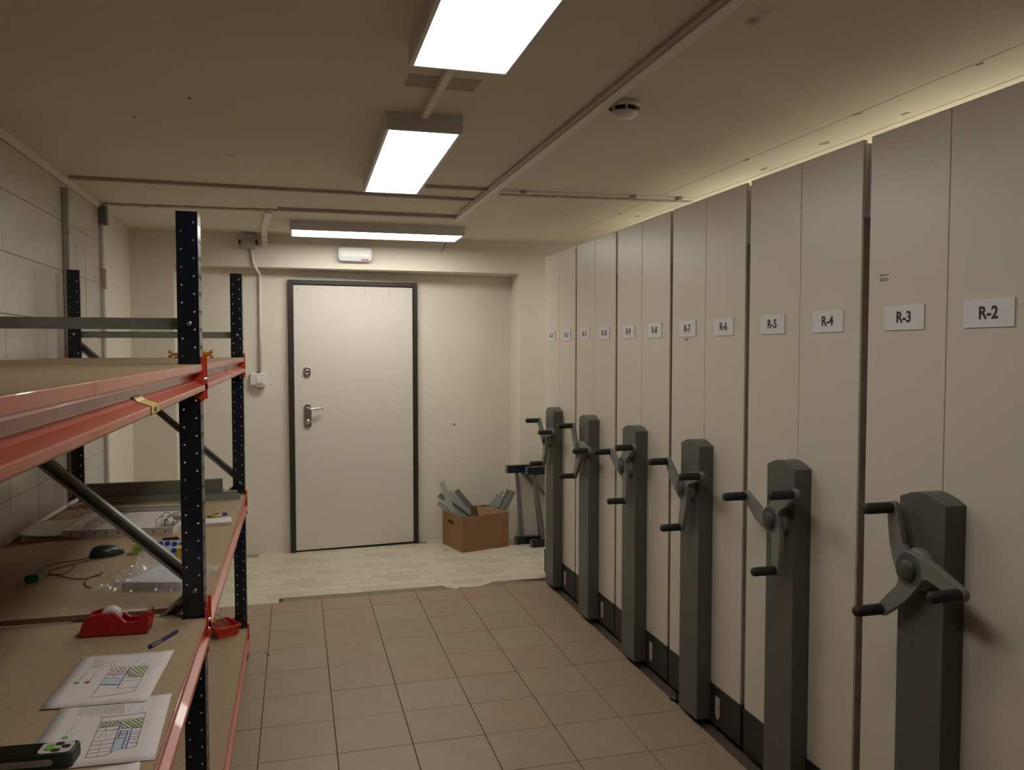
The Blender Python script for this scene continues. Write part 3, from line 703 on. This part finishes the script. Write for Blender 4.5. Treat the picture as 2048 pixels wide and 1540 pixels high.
# tape dispenser (long axis about 18 degrees off x)
a = onz(160, 1277, ZN); b = onz(291, 1268, ZN); d = (b-a); L = .166
td = thing('tape_dispenser', 'red desktop tape dispenser with a white tape roll', 'tape dispenser', (a.x, a.y, ZN), math.atan2(d.y, d.x))
sil = [(0, 0), (L-.002, 0), (L+.003, .016), (L+.006, .048), (L+.006, .058), (L-.004, .060), (L-.012, .046), (L-.032, .034), (L-.054, .034), (L-.066, .046), (L-.078, .060), (.040, .060), (.014, .052), (.004, .034), (-.002, .015)]
wd_ = .062
bd = MB()
for (y0, y1) in ((0, .014), (wd_-.014, wd_)): bd.prism([(x, y0, z) for x, z in sil], (0, y1-y0, 0))
mid = [(0.002, 0), (L-.004, 0), (L+.001, .016), (L+.004, .050), (L-.004, .056), (L-.013, .044), (L-.033, .028), (L-.060, .014), (.030, .014), (.024, .052), (.014, .050), (.004, .034)]
bd.prism([(x, .014, z) for x, z in mid], (0, wd_-.028, 0))
bd.build('body', redpl_m, td, bevel=.003, seg=2)
MB().lathe((.070, .020, .046), (0, 1, 0), [(0, .013), (0, .026), (.022, .026), (.022, .013), (0, .013)], 28).build('tape_roll', mat('white tape', (.66, .62, .60), .35), td)
MB().lathe((.070, .016, .046), (0, 1, 0), [(0, .001), (0, .0125), (.030, .0125), (.030, .001)], 24).build('hub', redpl_m, td)
MB().box(.070+.02, L-.002, .021, .041, .0565, .0570).build('tape_strip', mat('clear tape', (.75, .72, .70), .2, alpha=.35), td)
mb = MB().box(L-.003, L+.009, .016, wd_-.016, .058, .0605)
for i in range(10): y = .017+i*.0029; mb.prism([(L+.009, y, .0605), (L+.009, y+.0026, .0605), (L+.010, y+.0013, .064)], (.0008, 0, 0))
mb.build('cutter_blade', chrome_m, td)
MB().box(-.001, L, -.0004, wd_+.0004, 0, .004).build('base_pad', mat('dark red rubber', (.10, .01, .01), .7), td)

# hand-held measuring device
a = onz(0, 1543, ZN+.002); e1 = onz(140, 1531, ZN+.002); d = (e1-a).normalized()
md_ = thing('laser_meter', 'black handheld meter with white keypad and green button, on the paper', 'measuring device', (a.x-.045, a.y-.007, ZN+.0022), math.atan2(d.y, d.x))
Ld, Wd_, Hd = .172, .056, .027
MB().prism([(Ld/2+x-.004, Wd_/2+y, 0) for x, y in rrect(Ld, Wd_, .010, 4)], (0, 0, Hd)).build('body', mat('black green rubber', (.010, .017, .012), .45), md_, bevel=.004, seg=2)
MB().prism([(Ld/2-.022+x, Wd_/2+y, Hd) for x, y in rrect(Ld*.48, Wd_*.80, .004)], (0, 0, .0008)).build('screen', mat('dark screen', (.012, .014, .010), .12), md_)
kp = MB().prism([(Ld*.80+x-.004, Wd_/2+y, Hd) for x, y in rrect(.056, Wd_*.76, .010)], (0, 0, .0012)).build('keypad', mat('silver panel', (.52, .49, .44), .4), md_)
MB().prism([(Ld*.70+x+.002, Wd_/2+y, Hd+.0012) for x, y in rrect(.017, .022, .008)], (0, 0, .0016)).build('green_button', lime_m, kp, bevel=.0006)
for (bx, by) in ((.80, .72), (.88, .52), (.80, .28)):
    MB().prism([(Ld*bx+x-.002, Wd_*by+y, Hd+.0012) for x, y in rrect(.015, .011, .004)], (0, 0, .0014)).build('button', mat('dark button', (.03, .02, .025), .5), kp, bevel=.0005)
MB().prism([(Ld*.42+x, 0, Hd*.50+z) for x, z in rrect(Ld*.74, .0115, .0056)], (0, -.0012, 0)).build('side_grip', mat('grey grip', (.34, .32, .29), .6), md_)

# ------------------------------------------------------------------ things on the middle shelf (far bay)
def P2(x, y, z=ZFR): return onz(x, y, z)
# wrapped paper block
a = P2(245, 1181); b = P2(363, 1180); d = (b-a).normalized(); nv = Vector((-d.y, d.x, 0))
wb = thing('envelope_pack', 'pack of white papers half inside a clear plastic bag', 'paper pack', (a.x, a.y, ZFR), math.atan2(d.y, d.x))
Lb = (b-a).length; Wb = .185
MB().prism([(0, 0, .001), (Lb, 0, .001), (Lb-.0, Wb, .001), (.03, Wb, .001)], (0, 0, .024)).build('paper_block', mat('lavender white paper', (.60, .57, .60), .7), wb, bevel=.001)
mb = MB()
for i in range(9): mb.box(.02+.0*i, Lb-.03, .02+i*.023, .021+i*.023, .0252, .0254)
mb.build('printed_rows', mat('faint ink', (.42, .40, .42), .8), wb)
random.seed(11)
nx, ny = 34, 26; V = []
for j in range(ny+1):
    for i in range(nx+1):
        u, v = i/nx, j/ny; x = -.085+u*(Lb+.125); y = -.022+v*(Wb+.10)
        inside = (-.004 < x < Lb+.006 and -.004 < y < Wb)
        h = .0268+random.uniform(0, .0022) if inside else random.uniform(.002, .010)
        ridge = max(0, 1-abs(x+.028-.30*(y))/.040)
        h += ridge*max(0, 1-abs(v-.62)/.62)*.075*(.75+.5*random.random())
        h += max(0, 1-abs(x-Lb*.75)/.06)*max(0, 1-abs(v-.95)/.3)*.03*random.random()
        if j == 0: h = .002
        V.append((x+random.uniform(-.003, .003), y+random.uniform(-.003, .003), max(.0015, h)))
F = []
for j in range(ny):
    for i in range(nx):
        a_ = j*(nx+1)+i
        F += [(a_, a_+1, a_+nx+2), (a_, a_+nx+2, a_+nx+1)] if (i+j) % 2 else [(a_, a_+1, a_+nx+1), (a_+1, a_+nx+2, a_+nx+1)]
MB().add(V, F, 0, False).build('plastic_bag', film_m, wb)
# mouse
a = P2(178, 1117); b = P2(238, 1110); d = (b-a).normalized()
ms = thing('computer_mouse', 'dark computer mouse lying on the chipboard shelf with its cable', 'mouse', (a.x, a.y-.0, ZFR), math.atan2(d.y, d.x)+.15)
V = []; n = 20; rows = 9; Lm = .118
for j in range(rows):
    t_ = j/(rows-1)*PI/2
    for i in range(n):
        an = 2*PI*i/n; cx_ = math.cos(an); sy_ = math.sin(an)
        r_ = math.cos(t_)**.75 if j < rows-1 else 0
        V.append((Lm/2+Lm/2*cx_*r_*(1), .032*sy_*r_, .004+.036*math.sin(t_)*(1-.25*cx_*r_)))
F = [(j*n+i, j*n+(i+1) % n, (j+1)*n+(i+1) % n, (j+1)*n+i) for j in range(rows-1) for i in range(n)]+[tuple(range(n))[::-1]]
MB().add(V, F, 0, True).build('shell', mouse_m, ms, weld=False)
MB().prism([(Lm/2+Lm/2*.97*math.cos(2*PI*i/24), .031*math.sin(2*PI*i/24), .0) for i in range(24)], (0, 0, .005)).build('base', mat('grey base', (.16, .16, .15), .5), ms)
MB().box(.02, .05, -.002, .002, .0345, .0375).build('wheel', black_m, ms, bevel=.001)
inv = (Matrix.Translation(ms.location) @ Matrix.Rotation(ms.rotation_euler.z, 4, 'Z')).inverted()
def smooth(pts_, sub=6):
    P_ = [Vector(p_) for p_ in pts_]; out = []
    for i in range(len(P_)-1):
        p0, p1, p2, p3 = P_[max(i-1, 0)], P_[i], P_[i+1], P_[min(i+2, len(P_)-1)]
        for s_ in range(sub):
            t_ = s_/sub
            out.append(.5*((2*p1)+(p2-p0)*t_+(2*p0-5*p1+4*p2-p3)*t_*t_+(3*p1-p0-3*p2+p3)*t_**3))
    out.append(P_[-1]); return out
def zc8(u, v): return (u/6.16, 1000+v/6.16)
cab = [(1065, 730), (900, 760), (700, 790), (540, 840), (450, 910), (430, 960)]
cab2 = [(1440, 700), (1100, 755), (900, 800), (650, 870), (600, 910), (700, 935), (850, 970), (1000, 985), (1150, 950), (1270, 900)]
cab3 = [(930, 800), (870, 880), (750, 925), (600, 930), (560, 960)]
cab4 = [(1250, 940), (1120, 960), (1050, 1010), (1060, 1070), (1120, 1090)]
for cc in (cab, cab2, cab3, cab4):
    P_ = [inv @ (P2(*zc8(*q_))+Vector((0, 0, .003))) for q_ in cc]
    MB().tube(smooth(P_), .0016, 6).build('cable', cable_m, ms)
a = P2(70, 1165)
gc = thing('green_clip', 'small green plastic clip holding the mouse cable', 'clip', (a.x-.008, a.y, ZFR), .1)
MB().prism([(x, -.008, .014+z) for x, z in rrect(.042, .024, .006)], (0, .014, 0)).build('clip_body', green_m, gc, bevel=.002)
MB().box(-.016, .016, -.0085, .006, .016, .024).build('slot', mat('dark green', (.005, .07, .03), .5), gc)
# yellow boxes and sticker sheet
def small_box(name, label, px, L_, W_, H_, rz, m, cat='box'):
    a = P2(*px); t = thing(name, label, cat, (a.x, a.y, ZFR), rz)
    MB().box(0, L_, 0, W_, 0, H_).build('carton', m, t, bevel=.001); return t
yb1 = small_box('yellow_box', 'small yellow box with a green print beside the mouse', (265, 1110), .062, .040, .040, -.05, yel_m)
MB().cyl((.018, -.0004, .016), (.018, .0, .016), .013, n=16).build('green_print', lime_m, yb1)
MB().box(.034, .05, -.0004, 0, .004, .012).build('print', mat('olive print', (.25, .24, .03), .6), yb1)
yb2 = small_box('yellow_box', 'yellow box right beside the front post behind the sheet of blue dots', (353, 1119), .075, .05, .040, -.03, mat('warm yellow card', (.66, .45, .04), .5))
MB().box(.008, .034, -.0004, 0, .030, .033).build('print', bink_m, yb2)
a = P2(318, 1112); b = P2(352, 1108)
ss = thing('sticker_sheet', 'white sheet of round blue stickers leaning by the yellow boxes', 'sticker sheet', (a.x-.02, a.y-.02, ZFR), -.05)
M_ = Matrix.Rotation(math.radians(-40), 4, 'X')
MB().box(0, .105, 0, .0008, 0, .066).xf(M_).build('backing', mat('pale blue paper', (.50, .52, .58), .6), ss)
for (x, z) in ((.022, .053), (.046, .053), (.070, .050), (.094, .046), (.070, .024), (.090, .022)):
    MB().cyl((x, -.0006, z), (x, -.0001, z), .0100 if (x, z) != (.090, .022) else .006, n=18).xf(M_).build('round_sticker', bluest_m, ss)
# binder tray: white perforated tray holding printed sheets and a lever arch ring
c1, c2, c3, c4 = P2(125, 1077), P2(346, 1069), P2(368, 1017), P2(190, 1022)
d = (c2-c1).normalized(); an = math.atan2(d.y, d.x); Lt = (c2-c1).length; Wt = .50
tr = thing('metal_tray', 'white perforated tray holding printed sheets and a ring clip', 'tray', (c1.x, c1.y, ZFR), an)
mb = MB().box(0, Lt, 0, Wt, 0, .002)
for (x0, x1, y0, y1) in ((0, Lt, 0, .002), (0, Lt, Wt-.002, Wt), (0, .002, .002, Wt-.002), (Lt-.002, Lt, .002, Wt-.002)): mb.box(x0, x1, y0, y1, .002, .030)
mb.box(0, Lt, 0, .014, .028, .030); mb.box(0, Lt, Wt-.014, Wt, .028, .030)
mb.build('tray_body', mat('old white enamel', (.62, .57, .51), .5), tr)
for i in range(9):
    x = .03+i*(Lt-.06)/8
    MB().cyl((x, -.0008, .015), (x, .0004, .015), .0050, n=12).build('hole', mat('hole shade', (.20, .15, .12), .9), tr)
MB().prism([(.09, .03, .003), (Lt-.09, .03, .003), (Lt-.085, Wt-.12, .003), (.14, Wt-.12, .003)], (0, 0, .018)).build('paper_stack', paper_m, tr, bevel=.001)
mb = MB()
for i in range(14): y = .05+i*.022; mb.box(.13+.003*i, Lt-.11, y, y+.002, .0212, .0215)
mb.build('printed_rows', MATS['faint ink'], tr)
MB().prism([(.085, .028, .003), (.13, .028, .003), (.15, .10, .003), (.10, .10, .003)], (0, 0, .012)).build('dark_cover', black_m, tr)
lm = MB().box(Lt-.085, Lt-.030, .05, .17, .003, .008)
lm = lm.build('ring_mechanism', galv_m, tr)
for y in (.065, .150):
    pts_ = [(Lt-.080+.0, y, .008)]
    for i in range(11):
        an_ = PI-PI*i/10; pts_.append((Lt-.057+.023*math.cos(an_), y, .040+.022*math.sin(an_)))
    pts_.append((Lt-.034, y, .008))
    MB().tube(pts_, .0018, 8).build('ring', chrome_m, lm)
MB().tube([(Lt-.057, .108, .008), (Lt-.057, .108, .036), (Lt-.050, .10, .048), (Lt-.050, .13, .05), (Lt-.057, .12, .03)], .0035, 8).build('lever', galv_m, lm)
for (x, y, z, a_) in ((Lt-.05, .24, .03, .5), (Lt-.02, .20, .022, -.3)):
    M_ = Matrix.Translation((x, y, z)) @ Matrix.Rotation(a_, 4, 'Z') @ Matrix.Rotation(.9, 4, 'X')
    MB().box(-.025, .02, -.0005, .0005, -.015, .03).xf(M_).build('paper_tab', white_pl, tr)
MB().cyl((Lt-.012, .13, .0225), (Lt-.012, .13, .0235), .011, n=16).build('round_sticker', bluest_m, tr)
# loose things to the right of the tray
a = P2(360, 1057); b = P2(468, 1049); d = (b-a).normalized()
sp = thing('paper_strip_stack', 'white stack of perforated paper beside the orange beam', 'paper', (a.x-.008, a.y, ZFR), math.atan2(d.y, d.x))
MB().box(0, (b-a).length, 0, .10, 0, .014).build('sheets', paper_m, sp, bevel=.001)
mb = MB()
for i in range(36): x = .004+i*((b-a).length-.008)/36; mb.box(x, x+.0022, -.0005, .002, .003, .008)
mb.build('perforation', MATS['faint ink'], sp)
a = P2(372, 1066)
dk = thing('utility_knife', 'small dark cutter lying behind the front post', 'knife', (a.x-.04, a.y-.13, ZFR), .2)
MB().prism([(x, y, .001) for x, y in rrect(.06, .016, .006)], (0, 0, .014)).build('handle', mouse_m, dk, bevel=.003)
MB().box(.03, .05, -.003, .003, .004, .006).build('blade', mat('rust red', (.3, .05, .03), .4), dk)
a = P2(428, 1030, ZFR+.02)
tp = thing('tape_roll', 'flat roll of yellow tape behind the white paper strip', 'tape', (a.x, a.y+.03, ZFR))
MB().lathe((0, 0, 0), (0, 0, 1), [(0, .018), (0, .032), (.018, .032), (.018, .018), (0, .018)], 28).build('roll', mat('olive tape', (.34, .30, .10), .4), tp)
MB().lathe((0, 0, .0), (0, 0, 1), [(0, .0155), (.0185, .0155), (.0185, .018), (0, .018)], 24).build('core', card_m, tp)
a = P2(436, 1036)
tag(MB().box(a.x, a.x+.035, a.y+.045, a.y+.075, ZFR, ZFR+.010).build('purple_box', mat('purple plastic', (.07, .04, .16), .5), None, bevel=.002), 'tiny purple box behind the white paper strip', 'box')
# sheet metal profiles across the rear of the shelf
def profile(label, x0, x1, y, z, hh, dd, rz=0.0, m=sheet_m):
    t = thing('metal_profile', label, 'metal profile', (x0, y, z), rz, 'grey sheet profiles across the shelf')
    L_ = x1-x0; th_ = .0016
    pr = [(0, 0), (dd, 0), (dd, th_), (th_, th_), (th_, hh-th_), (dd*.5, hh-th_), (dd*.5, hh), (0, hh)]
    MB().prism([(0, a_, b_) for a_, b_ in pr], (L_, 0, 0)).build('channel', m, t)
    return t
profile('upper grey green metal profile lying across the shelf rear', -.985, -.36, 4.225, ZFR+.036, .062, .055, .0)
profile('lower grey metal profile under the taller one at the shelf rear', -.955, -.29, 4.205, ZFR, .034, .12, .0, mat('grey sheet metal', (.23, .235, .21), .45, .3))
profile('short metal profile poking out past the far front post', -.50, -.275, 4.165, ZFR, .028, .036, .06, strip_d)
o = MB().tube([tuple(P2(12, 1092)+Vector((0, 0, .012))), tuple(P2(170, 995)+Vector((0, .03, .012)))], .010, 12)
tag(o.build('plastic_rod', trim_m), 'long cream plastic rod lying along the tiled wall', 'rod')
# papers and red folder at the left
fo = thing('red_folder', 'red folder under the curled paper at the left of the shelf', 'folder', (-1.045, 3.43, ZFR), .28)
MB().box(0, .235, 0, .18, 0, .004).build('cover', mat('red card', (.36, .05, .045), .6), fo)
MB().box(.02, .225, .005, .17, .004, .006).build('inner_sheet', paper2_m, fo)
sheet('paper_sheet', 'curled pale sheet resting on the red folder', [(-1.06, 3.70), (-.86, 3.80), (-.85, 3.50), (-1.04, 3.42)], ZFR+.008, paper2_m, amp=.001, curl=lambda u, v: .03*(1-u)**2+.022*u*u*(1-v))
sheet('paper_sheet', 'large pale sheet left of the perforated tray', [(-.93, 3.98), (-.80, 3.99), (-.80, 3.56), (-.93, 3.54)], ZFR+.001, paper2_m, amp=.001, curl=lambda u, v: .010*u)

# orange object on the top shelf
a = onz(337, 716, 1.577); b = onz(427, 716, 1.577); L = (b-a).length; d = (b-a)
ot = thing('orange_toy', 'orange plastic toy with knobbly ends lying on the top shelf', 'toy', (a.x, a.y, 1.577), math.atan2(d.y, d.x))
mb = MB().lathe((.02, 0, .018), (1, 0, .0), [(0, .006), (.03, .008), (.055, .016), (.075, .023), (L/2, .026), (L-.075, .020), (L-.05, .010), (L-.035, .007)], 18)
mb.build('body', otoy_m, ot)
for (x, z) in ((.008, .030), (.008, .008), (L-.010, .031), (L-.008, .009), (L-.022, .021), (.022, .018)):
    MB().lathe((x, 0, z-.009), (0, 0, 1), [(0, .001), (.002, .006), (.009, .0095), (.016, .006), (.018, .001)], 12).build('knob', otoy_m, ot)
MB().box(.035, L-.06, -.014, .014, 0, .008).build('base', mat('dark red plastic', (.16, .02, .01), .5), ot, bevel=.002)

# red bin on the bottom shelf
a = onz(437, 1279, .173); b = onz(478, 1268, .173)
d = (b-a); an = math.atan2(d.y, d.x)
rb = thing('storage_bin', 'red open storage bin with tangled wires on the bottom shelf', 'bin', (a.x, a.y, .173), an)
Lr, Wr, Hr = .105, .130, .055
mb = MB()
def tap(x, y, z): return (x*(1-.0)+(z/Hr)*(-.008 if x < Lr/2 else .008), y+(z/Hr)*(-.006 if y < Wr/2 else .006), z)
for (x0, x1, y0, y1) in ((0, Lr, 0, .002), (0, Lr, Wr-.002, Wr), (0, .002, .002, Wr-.002), (Lr-.002, Lr, .002, Wr-.002)):
    mb.add([tap(x, y, z) for x in (x0, x1) for y in (y0, y1) for z in (0, Hr)], [(0,1,3,2),(4,6,7,5),(0,4,5,1),(2,3,7,6),(0,2,6,4),(1,5,7,3)])
mb.box(0, Lr, 0, Wr, 0, .002)
mb.build('bin_body', redbin_m, rb)
mb = MB(); e = .009
for (x0, x1, y0, y1) in ((-e, Lr+e, -e-.004, -e+.002), (-e, Lr+e, Wr+e-.002, Wr+e+.004), (-e-.004, -e+.002, -e, Wr+e), (Lr+e-.002, Lr+e+.004, -e, Wr+e)): mb.box(x0, x1, y0, y1, Hr-.012, Hr)
mb.build('rim', redbin_m, rb, bevel=.001)
random.seed(3)
for i, m_ in enumerate([mat('yellow wire', (.45, .33, .06), .5), mat('olive wire', (.16, .15, .09), .5), mat('grey wire', (.30, .28, .24), .5), MATS['olive wire'], MATS['yellow wire']]):
    cx_, cy_ = random.uniform(.03, .07), random.uniform(.04, .09); P_ = []
    for k_ in range(9):
        an_ = k_*.8+i; P_.append((cx_+.030*math.cos(an_), cy_+.036*math.sin(an_), .006+.07*abs(math.sin(k_*.45+i*.6))))
    MB().tube(smooth(P_, 4), .0017, 6).build('wire', m_, rb)
MB().tube(smooth([(.07, .06, .02), (.06, .08, .075), (.03, .10, .098), (-.02, .11, .105), (-.05, .10, .11)]), .0022, 6).build('wire', MATS['olive wire'], rb)

# ------------------------------------------------------------------ carton with steel profiles
BX = Vector((1.262, 6.19, 0)); BR = math.radians(15); BW, BD, BH = .425, .365, .285
bx = thing('cardboard_box', 'brown open cardboard box full of steel strips beside the door', 'box', BX, BR)
mb = MB(); t_ = .005
mb.box(0, BW, 0, t_, 0, BH); mb.box(0, BW, BD-t_, BD, 0, BH*.97); mb.box(BW-t_, BW, t_, BD-t_, 0, BH+.004); mb.box(t_, BW-t_, t_, BD-t_, 0, .004)
mb.build('carton', card_m, bx)
# left side with a hand hole
hy0, hy1, hz0, hz1 = BD*.42, BD*.72, .195, .225
mb = MB(); mb.box(0, t_, t_, hy0, 0, BH); mb.box(0, t_, hy1, BD-t_, 0, BH); mb.box(0, t_, hy0, hy1, 0, hz0); mb.box(0, t_, hy0, hy1, hz1, BH)
mb.build('side_panel', card_m, bx, weld=True)
mb = MB().prism([(BW*.36, t_, BH-.004), (BW*.98, t_, BH-.004), (BW*.98, .03, BH+.006), (BW*.62, .05, BH+.050), (BW*.37, .05, BH+.062)], (0, .004, 0))
mb.build('flap', card_m, bx)
mb = MB().prism([(BW*.30, .10, BH-.02), (BW*.66, .12, BH-.02), (BW*.66, .12, BH+.055), (BW*.30, .10, BH+.060)], (0, .004, 0)); mb.build('flap', cardi_m, bx)
def leaning(label, p_top, p_bot, wd, dp, m, roll=0.0, shape='C'):
    """zinc section standing in the box, given by its top and bottom end (world)"""
    p0, p1 = Vector(p_bot), Vector(p_top); d = (p1-p0).normalized()
    u = d.cross(Vector((0, 1, 0))).normalized(); v = d.cross(u).normalized()
    u2 = u*math.cos(roll)+v*math.sin(roll); v2 = -u*math.sin(roll)+v*math.cos(roll); th_ = .0018
    if shape == 'C': pr = [(-wd/2, 0), (wd/2, 0), (wd/2, dp), (wd/2-th_, dp), (wd/2-th_, th_), (-wd/2+th_, th_), (-wd/2+th_, dp), (-wd/2, dp)]
    elif shape == 'L': pr = [(-wd/2, 0), (wd/2, 0), (wd/2, dp), (wd/2-th_, dp), (wd/2-th_, th_), (-wd/2, th_)]
    else: pr = [(-wd/2, 0), (0, dp*.5), (wd/2, 0), (wd/2, th_), (0, dp*.5+th_), (-wd/2, th_)]
    o = thing('steel_profile', label, 'steel profile', p0, 0, 'steel profiles in the cardboard box')
    MB().prism([u2*a_+v2*b_ for a_, b_ in pr], p1-p0).build('section', m, o)
    return o
def L3(px_top, px_mid, y, zb=.012):
    a = ony(*px_top, y); b = ony(*px_mid, y+.02 if False else y); d = b-a
    return a, a+d*((a.z-zb)/(a.z-b.z))
for (lab, pt, pm, y, wd, dp, m_, ro, sh, zb) in [
    ('tallest bright steel channel standing at the left of the cardboard box', (883, 963), (907, 1030), 6.40, .042, .022, strip_m, PI, 'C', .012),
    ('grey steel profile leaning left behind the tall bright channel', (878, 990), (935, 1033), 6.45, .045, .02, strip_d, PI, 'V', .06),
    ('lowest short pale profile sticking out over the box left corner', (876, 1006), (905, 1027), 6.43, .050, .024, strip_m, 2.6, 'V', .12),
    ('broad pale steel strip leaning left in the middle of the box', (896, 984), (945, 1033), 6.48, .05, .02, strip_m, PI, 'L', .05),
    ('long grey strip leaning left nearest the wall in the box', (912, 981), (955, 1030), 6.51, .045, .022, strip_d, 2.9, 'L', .06),
    ('bright narrow strip crossing the front rim of the box', (889, 1000), (917, 1031), 6.34, .03, .02, strip_m, PI, 'L', .10),
    ('short broad pale strip at the right of the box', (1000, 990), (982, 1018), 6.42, .055, .02, strip_m, PI, 'L', .02),
    ('thin steel rod like strip behind the right group in the box', (1006, 982), (990, 1008), 6.47, .012, .01, strip_d, PI, 'L', .02),
    ('dark channel second from the right in the box', (1018, 980), (998, 1018), 6.40, .030, .02, strip_d, PI, 'C', .02),
    ('rightmost dark green steel channel in the box', (1027, 982), (1006, 1023), 6.36, .040, .026, sheet_m, 2.7, 'C', .02)]:
    pt_, pb_ = L3(pt, pm, y, zb)
    leaning(lab, pt_, pb_, wd, dp, m_, ro, sh)

# two rack frames standing on edge behind the shelving
def frame_on_edge(label, x_bot, x_top, y, brs):
    t = thing('rack_frame', label, 'rack frame', (0, y, 0), 0, 'navy rack frames standing on edge')
    for (x0, z0) in ((x_bot, 0.0), (x_top, .600)):
        mb = MB(); X1 = 2.75; zc_ = .062; dd = .052
        pr = [(0, 0), (dd, 0), (dd, .002), (.002, .002), (.002, zc_-.002), (dd, zc_-.002), (dd, zc_), (0, zc_)]
        mb.prism([(x0, a_, z0+b_) for a_, b_ in pr], (X1-x0, 0, 0))
        po = mb.build('post', post_m, t)
        MB().box(x0-.002, x0+.004, -.001, dd, z0+.002, z0+zc_-.002).build('end_cap', mat('galvanised cap', (.25, .26, .26), .4, .6), po)
    for (xa, za, xb, zb) in brs:
        p0 = Vector((xa, .02, za)); p1 = Vector((xb, .02, zb)); d = (p1-p0).normalized(); n_ = d.cross(Vector((0, 1, 0))).normalized()
        pr = [(-.016, 0), (.016, 0), (.016, .02), (.0145, .02), (.0145, .0015), (-.0145, .0015), (-.0145, .02), (-.016, .02)]
        MB().prism([p0+n_*a_-Vector((0, b_-.01, 0)) for a_, b_ in pr], p1-p0).build('brace', galv_m, t)
frame_on_edge('rear navy rack frame standing on edge beside the cardboard box', 1.745, 1.665, 6.33, [(1.80, .05, 1.755, .61), (1.96, .05, 1.90, .61), (1.80, .61, 2.2, .2)])
frame_on_edge('front navy rack frame standing on edge, half hidden by the shelving', 1.840, 1.800, 6.20, [(1.95, .05, 1.865, .61), (1.97, .61, 2.3, .42), (1.96, .10, 2.3, .38)])
# paint flecks and debris on the floor
random.seed(5)
for (x, y, r_) in ((566, 1213, .004), (610, 1235, .006), (740, 1309, .006), (556, 1231, .004), (617, 1162, .005), (631, 1168, .005), (760, 1158, .005), (765, 1163, .005), (1004, 1148, .006)):
    p = onz(x, y, .001); MB().prism([(p.x+r_*random.uniform(.6, 1.2)*math.cos(k_), p.y+r_*random.uniform(.6, 1.2)*math.sin(k_), .0003) for k_ in range(0, 6)], (0, 0, .0012)).build('paint_fleck', rose_m, fl)
p = onz(535, 1309, .001)
tag(MB().prism([(p.x-.012, p.y+.022, .0005), (p.x-.006, p.y+.022, .0005), (p.x+.014, p.y-.02, .0005), (p.x+.006, p.y-.022, .0005)], (0, 0, .003)).build('debris_chip', rose_m), 'small dark sliver of debris on the terracotta floor', 'debris')
